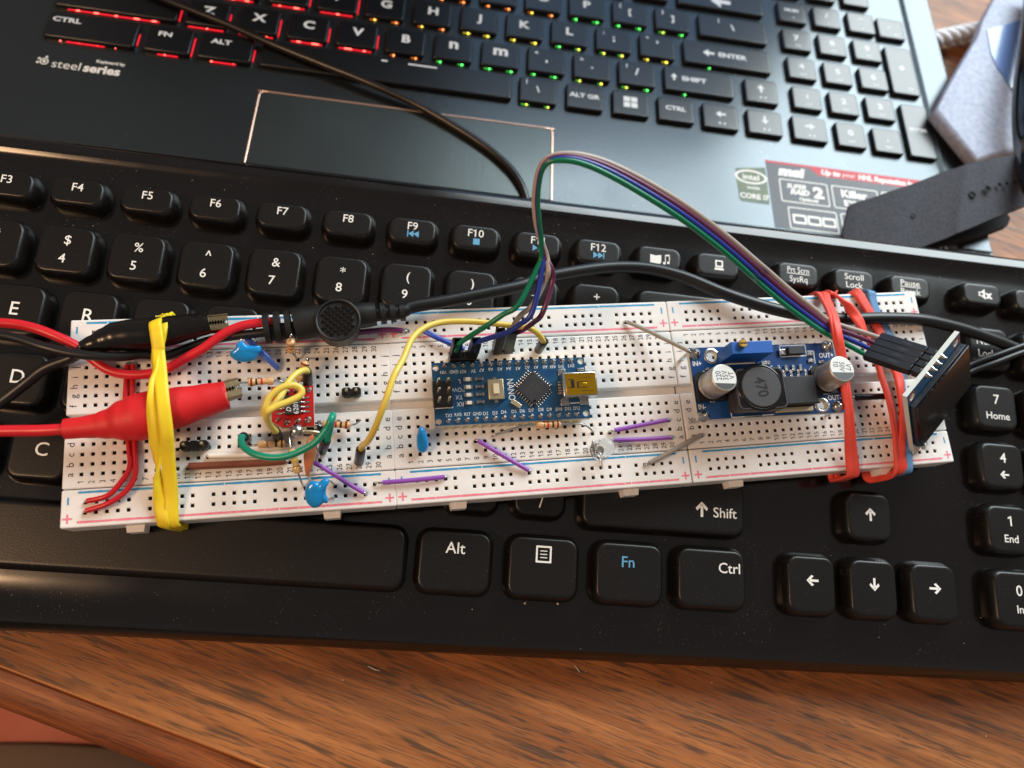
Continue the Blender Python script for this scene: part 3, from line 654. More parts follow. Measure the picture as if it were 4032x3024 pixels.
kkey(109.3, 141.4, *yN, [('Backspace', -6, 0, 3.2), ('left', -6, -3.2, 3.0)])
for i, t in enumerate('WERTYUIOP'):
    cx = (i + 2.5 - 7) * u; kkey(cx - 6.8, cx + 6.8, *yE, [(t, .2, .3, 5.4)])
for i, t in enumerate('[]'): cx = (11.5 + i - 7) * u; kkey(cx - 6.8, cx + 6.8, *yE, [(t, .2, .3, 4.4)])
kkey(118.6, 141.4, *yE)
for i, t in enumerate('SDFGHJKL'): cx = (i + 2.75 - 7) * u; kkey(cx - 6.8, cx + 6.8, *yD, [(t, .2, .6, 5.4)])
for i, t in enumerate(";'"): cx = (10.75 + i - 7) * u; kkey(cx - 6.8, cx + 6.8, *yD, [(t, .2, .3, 4.4)])
kkey(104.4, 141.4, *yD)
for i, t in enumerate('XCVBNM'): cx = (i + 3.25 - 7) * u; kkey(cx - 6.8, cx + 6.8, *yC, [(t, .6, .9, 5.2)])
for i, (a, t) in enumerate((('<', ','), ('>', '.'), ('?', '/'))): cx = (9.25 + i - 7) * u; kkey(cx - 6.6, cx + 6.6, *yC, [(a, .2, 3.0, 3.4), (t, .4, -3.2, 4.4)])
kkey(94.2, 141.2, -64.9, -50.2, [('up', 11.2, -1.0, 5.0), ('Shift', 18.2, -1.6, 4.1)])
kkey(-96, 44.2, *yS); kkey(49.2, 67.8, *yS, [('Alt', 0, 3.7, 4.4)]); kkey(73.9, 92.2, *yS, [('frame', 0, 3.5, 2.2)] + [('line', 0, y_, 1.0) for y_ in (4.4, 3.5, 2.6)])
kkey(98.6, 116.6, *yS, [('Fn', -.4, 3.0, 4.3, 'ink_skyblue')]); kkey(122.4, 141.2, *yS, [('Ctrl', 5.2, 3.1, 4.1)])
kkey(155.2, 168.6, *yS, [('left', .2, 1.2, 4.2)]); kkey(174.4, 187.8, *yS, [('down', .2, 1.2, 4.2)]); kkey(193.6, 207.0, *yS, [('right', .3, 1.2, 4.2)])
kkey(174.5, 187.6, -63.3, -50.4, [('up', .4, .6, 4.4)])
for i, (a, b_) in enumerate((('7', 'Home'), ('4', 'left'), ('1', 'End'), ('0', 'Ins'))):
    y1 = (-12.4, -31.3, -50.9, -70.6)[i]
    kkey(220.3, 233.6 if i < 3 else 252.6, y1 - (13.2 if i < 3 else 15.2), y1, [(a, .3 if i < 3 else -8.6, 2.6, 4.4), (b_, .3 if i < 3 else -8.2, -2.8, 3.3 if b_ != 'left' else 3.4)])
for i in range(3):
    y1 = (-12.4, -31.3, -50.9)[i]; kkey(239.4, 252.6, y1 - 13.2, y1, [('852'[i], .2, 2.6, 4.4)])
kkey(220.3, 233.6, -5.9, 7.2, [('Num', -1.4, 2.4, 3.6, 'ink_white', .9), ('Lock', -1.2, -1.8, 3.6, 'ink_white', .9)]); kkey(239.4, 252.6, -5.9, 7.2, [('/', 0, 1, 4.4)])
# ================================================================== BREADBOARDS
def hole_cell(mb, cx, cy, w=P_ / 2, M=None):
    o, i, zc, zb = .66, .43, -.16, -2.6
    def sq(h, z): return [(cx - h, cy - h, z), (cx + h, cy - h, z), (cx + h, cy + h, z), (cx - h, cy + h, z)]
    a, b, c, d = sq(w, 0), sq(o, 0), sq(i, zc), sq(i * .96, zb)
    n = [(0, 1, 5, 4), (1, 2, 6, 5), (2, 3, 7, 6), (3, 0, 4, 7)]
    mb.add(a + b, n, 'board_plastic', False, M); mb.add(b + c, n, 'board_plastic', False, M)
    mb.add(c + d, n, 'board_well', False, M); mb.add(d, [(0, 1, 2, 3)], 'board_well', False, M)
def flat(mb, x0, x1, y0, y1, z=0, m='board_plastic'):
    if x1 - x0 > 1e-4 and y1 - y0 > 1e-4: mb.quad((x0, y0, z), (x1, y0, z), (x1, y1, z), (x0, y1, z), m)
def skirt(mb, x0, x1, y0, y1, zb, m='board_plastic', c=.35):
    """rounded top edge and side walls around a block whose flat top ends c inside"""
    rg = [rrect(x0 + c, x1 - c, y0 + c, y1 - c, .01, 0, 1), rrect(x0 + c * .3, x1 - c * .3, y0 + c * .3, y1 - c * .3, .2, -c * .3, 1), rrect(x0, x1, y0, y1, .3, -c, 1), rrect(x0, x1, y0, y1, .3, zb, 1)]
    mb.rings([list(reversed(r)) for r in reversed(rg)], m, True, False, False)
BX0, BX1 = -4.42, 77.95; YB0, YB1, YT0, YT1 = -13.2, -3.78, 31.86, 41.1; YS0, YS1 = -3.55, 31.62; C_ = .35
LBL = ['white breadboard at the left, under the red crocodile clip', 'white breadboard in the middle, carrying the blue microcontroller board', 'white breadboard at the right, carrying the blue converter board']
boards = []
for k in range(3):
    F = F_B @ BF(k)
    bd = thing('breadboard', LBL[k], 'breadboard', (36.8, 14, -9.3), F, 'breadboards joined in a row'); boards.append(bd)
    # terminal strip
    mb = MB(); h = P_ / 2; xa, xb = -h, 29 * P_ + h; X0, X1 = BX0 + C_, BX1 - C_
    tr0, tr1 = 12.75, 15.35
    for base in (0, 7):
        for r in range(5):
            for c in range(30): hole_cell(mb, c * P_, (base + r) * P_)
        ya, yb_ = base * P_ - h, (base + 4) * P_ + h
        flat(mb, X0, xa, ya, yb_); flat(mb, xb, X1, ya, yb_)
    flat(mb, X0, X1, YS0 + C_, -h); flat(mb, X0, X1, 4.5 * P_, tr0 - .3); flat(mb, X0, X1, tr1 + .3, 6.5 * P_); flat(mb, X0, X1, 11.5 * P_, YS1 - C_)
    skirt(mb, BX0, BX1, YS0, tr0, -8.5); skirt(mb, BX0, BX1, tr1, YS1, -8.5)
    flat(mb, BX0 + .05, BX1 - .05, tr0, tr1, -3.2)
    ts = mb.build('terminal_strip', bd)
    mb = MB()
    for c in range(30):
        wornset = (2, 5) if k == 0 else ((2,) if k == 1 else (10,))
        for y, cs in ((-2.05, (c + 1) not in wornset), (30.25, k != 0 or c > 18)):
            m = 'ink_worn' if ((c + 1) in wornset or (k == 2 and c % 4 == 1) or (k == 0 and y > 0 and c < 20)) else 'ink_black'
            mb.text(str(c + 1), c * P_ - .05 + random.uniform(-.06, .06), y, .02, 2.05, m, math.pi / 2, .85)
    for base, s_ in ((0, 'abcde'), (7, 'fghij')):
        for r, ch in enumerate(s_):
            for x in (-2.75, 76.3): mb.text(ch, x, (base + r) * P_, .02, 2.55, 'ink_black', math.pi / 2, 1)
    mb.build('printed_letters', ts)
    # power rails
    for y0, y1, rows in ((YB0, YB1, (-2.8, -3.8)), (YT0, YT1, (13.74, 14.74))):
        mb = MB(); ym = sorted(r * P_ for r in rows)
        xsr = [(.5 + 6 * g + i) * P_ for g in range(5) for i in range(5)]
        for yy in ym:
            for x in xsr: hole_cell(mb, x, yy)
            px = X0
            for g in range(5):
                a, b = (6 * g) * P_, (6 * g + 5) * P_; flat(mb, px, a, yy - h, yy + h); px = b
            flat(mb, px, X1, yy - h, yy + h)
        flat(mb, X0, X1, y0 + C_, ym[0] - h); flat(mb, X0, X1, ym[0] + h, ym[1] - h); flat(mb, X0, X1, ym[1] + h, y1 - C_)
        skirt(mb, BX0, BX1, y0, y1, -8.5)
        pr = mb.build('power_rail', bd)
        bot = y0 < 0
        yb_, yr_ = (-4.55, -11.95) if bot else (40.15, 33.05)
        for nm, yy, m in (('blue_line', yb_, 'ink_blue'), ('red_line', yr_, 'ink_red')):
            mb = MB(); x = -.5
            cuts = sorted(random.uniform(2, 70) for _ in range(4)) + [74.2]
            for cx in cuts:
                N = max(2, int((cx - x) / 1.2)); top = []; low = []
                for i in range(N + 1):
                    xx = x + (cx - x) * i / N; top.append((xx, yy + .31 + random.uniform(-.07, .03), .014)); low.append((xx, yy - .31 + random.uniform(-.03, .07), .014))
                vs = low + top; mb.add(vs, [(i, i + 1, N + 2 + i, N + 1 + i) for i in range(N)], m)
                x = cx + random.uniform(.1, .35)
            mb.build(nm, pr)
        for x in (-2.75, 76.2):
            mb = MB(); yy = (-6.6 if bot else 38.2); mb.quad((x - .22, yy - .95, .014), (x + .22, yy - .95, .014), (x + .22, yy + .95, .014), (x - .22, yy + .95, .014), 'ink_blue'); mb.build('minus_sign', pr)
            mb = MB(); yy = (-11.0 if bot else 34.3); a, b = 1.15, .24
            mb.add([(x - a, yy - b, .014), (x - b, yy - b, .014), (x - b, yy - a, .014), (x + b, yy - a, .014), (x + b, yy - b, .014), (x + a, yy - b, .014), (x + a, yy + b, .014), (x + b, yy + b, .014), (x + b, yy + a, .014), (x - b, yy + a, .014), (x - b, yy + b, .014), (x - a, yy + b, .014)], [tuple(range(12))], 'ink_red'); mb.build('plus_sign', pr)
        if bot:
            for x in (12.2, 61.0) if k < 2 else (9.8, 57.6):
                mb = MB(); mb.prism([(x - 2.3, y0 + .1), (x - 2.0, y0 - 1.75), (x + 2.0, y0 - 1.75), (x + 2.3, y0 + .1)], -8.3, -3.6, 'board_plastic'); mb.build('tab', pr)
    mb = MB(); mb.box(((BX0 + BX1) / 2, (YB0 + YT1) / 2, -8.92), (BX1 - BX0 - .5, YT1 - YB0 - .5, .76), 'foam_tape'); mb.build('adhesive_backing', bd)

# ================================================================== JUMPER WIRES
def jumper(label, pts, m, r=.62, ends=True, lead=1.0, name='jumper_wire', group=None, bare=None):
    """insulated solid wire; pts in board space, bare metal legs go down into the holes at both ends"""
    pts = [Vector(p) for p in pts]
    t = thing(name, label, 'wire', (pts[0].x, pts[0].y, 0), F_B, group)
    mb = MB(); mb.tube(pts, r, m, 10); mb.build('insulation', t)
    for e, nx in ((0, 1), (-1, -2)):
        d = (pts[e] - pts[nx]).normalized(); b = (bare or {}).get(e, .45)
        p0 = pts[e] - d * .3; p1 = pts[e] + d * b; p2 = Vector((p1.x + d.x * .35, p1.y + d.y * .35, -.4)); p3 = Vector((p2.x, p2.y, -2.2))
        mb = MB(); mb.tube([p0, p1, p2, p3], .3, 'steel', 8, 5); mb.build('bare_end', t)
    return t
GP = 'purple jumper wires on the breadboards'
jumper('purple jumper wire running diagonally out from behind the orange disc capacitor', [at('B', 478, 888, 2.4), at('B', 600, 960, 2.2), at('B', 740, 1050, 1.6), at('B', 872, 1128, 1.0)], 'wire_purple', group=GP)
jumper('purple jumper wire bridging the front rails of the left and middle breadboards', [at('B', 1018, 1046, 1.0), at('B', 1250, 1028, 1.3), at('B', 1508, 1002, 1.0)], 'wire_purple', group=GP, bare={0: 1.5})
jumper('purple jumper wire slanting from below the microcontroller board to the front rail', [at('B', 1772, 714, 1.0), at('B', 1900, 790, 1.5), at('B', 2050, 878, 1.5), at('B', 2176, 950, .9)], 'wire_purple', group=GP)
jumper('upper of two purple jumper wires right of the clear LED, sloping upward', [at('C', 845, 632, 1.0), at('C', 1050, 592, 1.1), at('C', 1266, 549, 1.0)], 'wire_purple', group=GP, bare={0: 1.1})
jumper('lower of two purple jumper wires, its left end behind the clear LED', [at('C', 840, 710, 1.0), at('C', 1050, 704, 1.1), at('C', 1290, 689, 1.0)], 'wire_purple', group=GP)
jumper('plum coloured jumper wire emerging from under the round black connector', [at('b', 840, 1424, 2.0), at('b', 960, 1412, 2.0), at('b', 1080, 1405, 1.5), at('b', 1175, 1412, 1.0)], 'wire_plum', r=.8, bare={-1: 1.2})
GBW = 'pair of blue wires beside the blue capacitor'
for dx, dz in ((0, 0), (14, .3)):
    jumper('%s of two blue jumper wires slanting down beside the blue disc capacitor' % ('left' if dx == 0 else 'right'), [at('a', 1950 + dx * 1.6, 1482 - dx * .4, 2.4 + dz), at('a', 2040 + dx * 1.2, 1570 - dx, 3.6 + dz), at('a', 2120 + dx, 1645 - dx, 3.0 + dz), at('a', 2196 + dx * .4, 1716 - dx * .6, 1.0)], 'wire_lightblue', r=.5, group=GBW)
jumper('blue jumper wire slanting from the back rail to behind the green plug', [at('G', 62, 432, .9), at('G', 250, 530, 1.6), at('G', 480, 632, 1.6), at('G', 700, 725, .9)], 'wire_blue', r=.72)
jumper('grey jumper wire from the back rail to the corner of the converter board', [at('c', 945, 1342, .9), at('c', 1100, 1410, 3.0), at('c', 1280, 1498, 6.0), at('c', 1428, 1572, 8.6)], 'wire_grey', r=.6, bare={-1: .2})
jumper('grey jumper wire from the front rail up to the right breadboard', [at('C', 1120, 890, 1.0), at('C', 1250, 822, 1.6), at('C', 1400, 738, 1.7), at('C', 1526, 668, 1.1)], 'wire_grey', r=.66, bare={0: 1.0})
jumper('white jumper wire lying below the green jumper loop', [at('A', 1655, 836, .9), at('A', 1900, 830, 1.1), at('A', 2140, 822, 1.1), at('B', 290, 795, .9)], 'wire_white', r=.78)
jumper('brown jumper wire along the bottom row of the left breadboard', [at('A', 1494, 918, 1.0), at('A', 1800, 905, 1.2), at('A', 2100, 890, 1.2), at('B', 250, 874, 1.0)], 'wire_brown', r=.95)
jumper('left of two thin red jumper wires passing under the red clip', [at('A', 690, 1192, .9), at('A', 850, 1150, 2.0), at('A', 960, 1040, 1.6), at('A', 1028, 920, 1.4), at('A', 1020, 760, 1.2), hole(0, 'f', 5.0, .9), hole(0, 'h', 5.0, 1.0), hole(0, 'j', 5.0, .9)], 'wire_red', r=.68)
jumper('right of two thin red jumper wires passing under the red clip', [at('A', 682, 1270, .9), at('A', 860, 1210, 2.0), at('A', 1000, 1110, 1.8), at('A', 1070, 980, 1.4), at('A', 1068, 760, 1.2), hole(0, 'f', 5.62, .9), hole(0, 'h', 5.62, 1.0), hole(0, 'j', 5.6, .9)], 'wire_red', r=.68)
jumper('short black jumper wire between the red rubber bands at the right', [at('D', 880, 371, 2.4), at('D', 980, 368, 2.6), at('D', 1120, 362, 2.2)], 'cable_black', r=.95, bare={0: 1.2})
# flexible jumpers with moulded plugs
def sleeve(parent, top, bot, r=1.28, m='sleeve_dark', hollow=True):
    top, bot = Vector(top), Vector(bot); d = (top - bot); q = d.to_track_quat('Z', 'Y').to_matrix().to_4x4(); M = Matrix.Translation(bot) @ q; L = d.length
    mb = MB(); mb.lathe([(r * .86, 0), (r, .25), (r, L - .2), (r * .94, L), (r * .62, L), (r * .58, L - 1.2)], m, 18, M, True, True); mb.build('plug_sleeve', parent)
    mb = MB(); mb.tube([bot + Vector((0, 0, .3)), bot - Vector((0, 0, 1.6))], .3, 'steel', 8, 1); mb.build('pin', parent)
def flexi(label, pts, m, r, ends, group='flexible jumper wires with black plugs'):
    t = thing('flexible_jumper', label, 'wire', (ends[0][1][0], ends[0][1][1], 0), F_B, group)
    mb = MB(); mb.tube(pts, r, m, 12, 10); mb.build('insulation', t)
    for a, b in ends: sleeve(t, a, b)
    return t
# long yellow: left end in left board, right end behind the microcontroller board
e0t, e0b = at('V', 1995, 770, 8.5), at('V', 1965, 960, .4); e1t, e1b = at('G', 1850, 600, 9.0), at('G', 1770, 730, .4)
flexi('long yellow jumper wire looping from the left breadboard over the middle one', [e0t - Vector((0, 0, 1)), e0t + Vector((.4, .6, 2)), at('B', 900, 720, 16), at('B', 960, 610, 22), at('B', 1040, 400, 26), at('B', 1110, 200, 26), at('b', 1180, 1640, 24), at('b', 1250, 1480, 22), at('b', 1350, 1390, 20), at('b', 1490, 1345, 18), at('b', 1680, 1338, 17), at('b', 1850, 1350, 16), at('c', 20, 1370, 15), at('c', 150, 1385, 15), at('c', 220, 1420, 14), at('c', 262, 1465, 11.5), e1t - Vector((0, 0, .6))], 'wire_yellow', .82, [(e0t, e0b), (e1t, e1b)])
# yellow loop over the red module
e0t, e0b = at('U', 1215, 600, 9.5), at('U', 1225, 790, 2.0); e1t, e1b = at('U', 760, 1470, 8.5), at('U', 790, 1560, .4)
flexi('yellow jumper wire coiled in a loop over the small red module', [e0t - Vector((0, 0, 1)), at('U', 1180, 580, 11.5), at('U', 1050, 640, 13.5), at('U', 920, 790, 15), at('U', 830, 960, 16), at('U', 700, 1130, 17.5), at('U', 610, 1230, 19), at('U', 606, 1120, 20.5), at('U', 680, 960, 21), at('U', 850, 830, 21), at('U', 1020, 800, 20.5), at('U', 1130, 860, 20), at('U', 1110, 950, 20), at('U', 960, 1030, 20.5), at('U', 760, 1110, 21), at('U', 640, 1190, 21), at('U', 630, 1290, 18.5), at('U', 690, 1400, 13), e1t - Vector((0, 0, .8))], 'wire_yellow', .84, [(e0t, e0b), (e1t, e1b)])
# green
e0t, e0b = at('V', 290, 590, 8.2), at('V', 340, 640, .4); e1t, e1b = at('V', 1490, 640, 7.8), at('V', 1430, 800, .4)
flexi('green jumper wire curving below the small red module', [e0t - Vector((0, 0, 1)), e0t + Vector((-.3, -.4, 1.2)), at('V', 262, 680, 11.0), at('V', 330, 770, 12.0), at('V', 480, 850, 13), at('V', 700, 890, 14), at('V', 920, 870, 15), at('V', 1130, 790, 16), at('V', 1330, 670, 17.5), at('V', 1490, 480, 19), at('V', 1560, 340, 20), at('V', 1590, 275, 18.5), at('V', 1585, 300, 15), at('V', 1560, 420, 11), e1t + Vector((.4, .4, 0)), e1t - Vector((0, 0, .8))], 'wire_green', .86, [(e0t, e0b), (e1t, e1b)])

# ================================================================== SMALL COMPONENTS
def resistor(label, a, b, bands, leads, m='resistor_tan', r=1.05, group='axial resistors'):
    """body from a to b, bands [(0..1, material)], leads: two point lists"""
    a, b = Vector(a), Vector(b); d = b - a; L = d.length; q = d.to_track_quat('Z', 'Y').to_matrix().to_4x4(); M = Matrix.Translation(a) @ q
    t = thing('resistor', label, 'resistor', (a.x, a.y, 0), F_B, group)
    def rad(s):
        s = abs(s - .5) * 2
        return r * (0.80 if s < .5 else (1.0 if s < .86 else max(.35, math.sqrt(max(0, 1 - ((s - .86) / .14) ** 2)))))
    mb = MB(); mb.lathe([(rad(s / 24) * (1 if 0 < s < 24 else .5), L * s / 24) for s in range(25)], m, 20, M); mb.build('body', t)
    for s, mm in bands:
        mb = MB(); w = .035; pr = [(rad(s - w) + .012, L * (s - w)), (rad(s) + .03, L * s), (rad(s + w) + .012, L * (s + w))]
        mb.lathe(pr, mm, 20, M, False, False); mb.build('colour_band', t)
    for e, ps in zip((a, b), leads):
        mb = MB(); dd = (b - a).normalized() * (1 if e == a else -1)
        mb.tube([e + dd * .6] + [Vector(p) for p in ps], .27, 'steel', 8, 6); mb.build('lead', t)
    return t
BR = [(.16, 'band_brown'), (.34, 'band_black'), (.54, 'band_red'), (.74, 'band_gold')]
a, b = at('U', 345, 760, 3.6), at('U', 740, 735, 3.4)
resistor('tan resistor held in the jaws of the red crocodile clip', a, b, BR, [[at('U', 250, 762, 4.0), at('U', 190, 765, 4.2)], [at('U', 800, 730, 3.6), at('U', 870, 765, 3.2), at('U', 920, 800, 1.0), at('U', 920, 800, -2)]])
a, b = at('U', 1430, 1360, 2.2), at('U', 1850, 1380, 2.4)
resistor('tan resistor at the lower right corner of the red module', a, b, [(.84, 'band_brown'), (.66, 'band_black'), (.48, 'band_red'), (.2, 'band_gold')], [[at('U', 1370, 1350, 2.0), at('U', 1330, 1345, .5), at('U', 1330, 1345, -2)], [at('U', 1900, 1370, 3.0), at('U', 1960, 1330, 4.4), at('U', 1995, 1300, 5.0)]])
a, b = at('V', 490, 700, 1.8), at('V', 910, 688, 1.8)
resistor('tan resistor lying behind the green jumper loop', a, b, [(.86, 'band_brown'), (.78, 'band_yellow'), (.66, 'band_black'), (.36, 'band_gold')], [[at('V', 430, 715, 1.8), at('V', 370, 720, .4), at('V', 370, 720, -2)], [at('V', 955, 700, 1.8), at('V', 985, 715, .4), at('V', 985, 715, -2)]], r=1.0)
a, b = at('V', 985, 760, 6.5), at('V', 1085, 1120, 3.6)
resistor('pale resistor standing tilted against the orange disc capacitor', a, b, [(.42, 'band_yellow'), (.7, 'band_gold')], [[at('V', 965, 700, 6.6), at('V', 950, 560, 5.0), at('V', 950, 520, -2)], [at('V', 1110, 1190, 3.0), at('V', 1150, 1290, 1.2), at('V', 1180, 1340, -2)]], 'resistor_clear', r=1.1)
a, b = at('N', 1368, 1090, 3.0), at('N', 1660, 1080, 3.0)
resistor('tan resistor below the front edge of the microcontroller board', a, b, [(.3, 'band_gold'), (.46, 'band_red'), (.66, 'band_black'), (.84, 'band_brown')], [[at('N', 1250, 1090, 3.0), at('N', 1100, 1130, 2.6), at('N', 960, 1175, 1.6), at('N', 875, 1210, .8), at('N', 856, 1235, -1.8)], [at('N', 1760, 1072, 3.0), at('N', 1880, 1075, 3.0), at('N', 1960, 1105, 2.2), at('N', 2010, 1150, 1.0), at('N', 2030, 1175, -1.8)]])
a, b = at('U', 975, 150, 7.5), at('U', 980, 300, 3.5)
resistor('upright resistor peeking out below the black inline connector', a, b, [(.35, 'band_brown'), (.62, 'band_red')], [[a + Vector((0, .6, 1)), a + Vector((.4, 1.5, .5)), a + Vector((.4, 2.2, -6))], [at('U', 1010, 340, 3.0), at('U', 1060, 400, 1.4), at('U', 1080, 430, -2)]], r=1.15)
a, b = at('U', 1200, 450, 6.8), at('U', 1090, 740, 3.4)
resistor('orange resistor mostly hidden behind the plug of the coiled yellow wire', a, b, [(.12, 'band_brown'), (.3, 'band_red')], [[at('U', 1215, 410, 6.6), at('U', 1222, 400, 3), at('U', 1222, 420, -2)], [at('U', 1075, 770, 2.6), at('U', 1070, 780, .5), at('U', 1070, 780, -2)]], r=1.1)
# disc capacitors: lens shaped body with two leg bulges, from an outline in its own plane
def disc_cap(label, outline, leads, m, thick=2.6, group='disc capacitors', label_txt=None):
    c = sum((Vector(p) for p in outline), Vector()) / len(outline)
    n = Vector((0, 0, 0))
    for i in range(len(outline)):
        n += (Vector(outline[i]) - c).cross(Vector(outline[(i + 1) % len(outline)]) - c)
    n.normalize()
    t = thing('disc_capacitor', label, 'capacitor', (c.x, c.y, 0), F_B, group)
    path, _ = spline([Vector(p) for p in outline + outline[:3]], 1.0, 5); path = path[5:5 + 5 * len(outline)]
    mb = MB(); K = [(1.0, 0), (.985, .28), (.93, .55), (.8, .8), (.55, .95), (.25, 1.0)]
    rg = [[c + (p - c) * s - n * h * thick / 2 for p in path] for s, h in reversed(K)] + [[c + (p - c) * s + n * h * thick / 2 for p in path] for s, h in K[1:]]
    mb.rings(rg, m); o = mb.build('body', t)
    for ps in leads:
        mb = MB(); mb.tube(ps, .28, 'steel', 8, 6); mb.build('lead', t)
    if label_txt:
        ax, off, txts, sz = label_txt; ax = (Vector(ax) - n * Vector(ax).dot(n)).normalized(); ay = n.cross(ax)
        mb = MB()
        for tx_, dx, dy in txts:
            M = Matrix((ax, ay, n)).transposed().to_4x4(); M.translation = c + ax * dx + ay * dy + n * (thick / 2 * off)
            mb.text(tx_, 0, 0, 0, sz, 'ribbon_blue', M=M)
        mb.build('marking', t)
    return t
O = [('U', 250, 160, 6.5), ('U', 190, 200, 6.3), ('U', 170, 260, 6), ('U', 105, 310, 5.5), ('U', 95, 370, 5), ('U', 180, 440, 4.5), ('U', 330, 465, 4.3), ('U', 460, 425, 4.5), ('U', 520, 340, 5.1), ('U', 550, 290, 5.6), ('U', 530, 225, 6.1), ('U', 450, 230, 6.2), ('U', 350, 215, 6.2), ('U', 290, 165, 6.5)]
disc_cap('blue disc capacitor beside the two blue wires, behind the red clip', [at(*p) for p in reversed(O)], [[at('U', 240, 175, 6.4), at('U', 255, 130, 6), at('U', 262, 110, -2)], [at('U', 510, 235, 6), at('U', 480, 160, 4), at('U', 462, 120, -2)]], 'cap_blue')
O = [('V', 1270, 1235, 8.6), ('V', 1200, 1310, 8.0), ('V', 1178, 1420, 7.2), ('V', 1210, 1540, 6.4), ('V', 1300, 1615, 5.8), ('V', 1390, 1600, 5.8), ('V', 1450, 1550, 6.0), ('V', 1510, 1545, 6.0), ('V', 1520, 1490, 6.4), ('V', 1490, 1420, 7.0), ('V', 1500, 1320, 7.7), ('V', 1540, 1235, 8.4), ('V', 1500, 1190, 8.8), ('V', 1440, 1205, 8.7), ('V', 1390, 1245, 8.4), ('V', 1330, 1235, 8.6)]
disc_cap('blue disc capacitor leaning over the front rail of the left breadboard', [at(*p) for p in O], [[at('V', 1500, 1215, 7.6), at('V', 1570, 1245, 5), at('V', 1630, 1310, -1.5)], [at('V', 1490, 1520, 5.8), at('V', 1570, 1480, 3), at('V', 1635, 1450, -1.5)]], 'cap_blue', label_txt=((.25, 1, 0), .96, [('101', -.2, .55), ('1KV', .1, -.75)], 1.3))
O = [('B', 1312, 608, 6.0), ('B', 1292, 660, 4.4), ('B', 1288, 730, 2.8), ('B', 1300, 790, 1.6), ('B', 1345, 805, 1.4), ('B', 1378, 770, 2.2), ('B', 1382, 720, 3.4), ('B', 1362, 650, 5.0), ('B', 1340, 612, 6.0)]
disc_cap('small blue capacitor seen edge on, left of the microcontroller board', [at(*p) for p in O], [[at('B', 1310, 790, 1.6), at('B', 1318, 815, -1.5)], [at('B', 1312, 640, 3.5), at('B', 1308, 600, -1.5)]], 'cap_blue', thick=3.0)
O = [('V', 1290, 555, 9.0), ('V', 1215, 640, 8.4), ('V', 1172, 800, 7.0), ('V', 1162, 900, 6.2), ('V', 1180, 1060, 5.0), ('V', 1205, 1170, 4.2), ('V', 1255, 1110, 4.6), ('V', 1310, 960, 5.6), ('V', 1345, 760, 7.2), ('V', 1330, 620, 8.4)]
disc_cap('orange brown disc capacitor standing edge on behind the blue one', [at(*p) for p in O], [[at('V', 1215, 1120, 4.6), at('V', 1250, 1180, 3), at('V', 1275, 1230, -1)], [at('V', 1330, 700, 6), at('V', 1380, 850, 3), at('V', 1395, 920, -1)]], 'cap_orange', thick=2.0)
# LED
c0 = at('E', 290, 640, 1.2); c1 = at('E', 470, 560, 8.2); ax = (c1 - c0).normalized(); q = ax.to_track_quat('Z', 'Y').to_matrix().to_4x4(); M = Matrix.Translation(c0) @ q
led = thing('led', 'clear round LED on bent legs beside two purple wires', 'led', (c0.x, c0.y, 0))
mb = MB(); mb.lathe([(2.1, 0), (2.9, .02), (2.9, 1.0), (2.5, 1.05), (2.48, 5.4)] + [(2.48 * math.cos(R(a)), 5.4 + 2.48 * math.sin(R(a))) for a in range(10, 88, 8)] + [(.05, 7.88)], 'led_clear', 28, M); mb.build('lens', led)
mb = MB(); mb.lathe([(.28, -.5), (.28, 1.6), (.6, 2.2), (.7, 2.7), (.55, 2.7), (.2, 2.4)], 'steel', 14, M); mb.box((.95, 0, 1.0), (.3, .4, 2.6), 'steel', M); mb.build('lead_frame', led)
for p, e in ((c0 + q.to_3x3() @ Vector((1.0, 0, 0)), at('E', 305, 965, -1.5)), (c0 + q.to_3x3() @ Vector((-1.0, 0, 0)), at('E', 150, 480, -1.5))):
    mb = MB(); mb.tube([p + ax * .3, p - ax * 1.0, Vector((e.x, e.y, 0)), e], .27, 'steel', 8, 6); mb.build('leg', led)
# pin headers
def header(label, p, n, ang, gap=P_, tall=2.3, nopin=()):
    t = thing('pin_header', label, 'pin header', (p[0], p[1], 0), F_B, 'loose two-pin headers'); M = Matrix.Translation(p) @ Matrix.Rotation(ang, 4, 'Z')
    for i in range(n):
        mb = MB(); oc = [(i * gap - 1.27, -.7), (i * gap - .7, -1.2), (i * gap + .7, -1.2), (i * gap + 1.27, -.7), (i * gap + 1.27, .7), (i * gap + .7, 1.2), (i * gap - .7, 1.2), (i * gap - 1.27, .7)]
        mb.prism(oc, 0, tall, 'plug_black', M); mb.build('block', t)
        if i in nopin: continue
        mb = MB(); mb.box((i * gap, 0, tall / 2 + .6), (.62, .62, tall + 3.6), 'nickel_gold', M, .08, 1); mb.build('pin', t)
    return t
header('two-pin black header alone on the right side of the left breadboard', hole(0, 'f', 27) + Vector((0, .0, .05)), 2, 0)
header('two-pin black header to the right of the yellow rubber band', hole(0, 'c', 10.9) + Vector((0, .4, .05)), 3, 0, gap=2.2, nopin=(1,))
hd = header('black header with a big solder ball below the small red module', hole(0, 'd', 22) + Vector((-.6, .3, .05)), 4, 0)
mb = MB(); M = Matrix.Translation(at('U', 1065, 1465, 5.6))
mb.lathe([(.1, -2.0)] + [(1.85 * math.cos(R(a)), 1.85 * math.sin(R(a))) for a in range(-70, 90, 12)] + [(.05, 1.85)], 'solder', 20, M); mb.build('solder_ball', hd)
mb = MB(); mb.tube([at('U', 1120, 1470, 5.0), at('U', 1300, 1480, 5.0), at('U', 1380, 1490, 4.6)], .55, 'nickel_gold', 8, 4); mb.build('bridge_wire', hd)
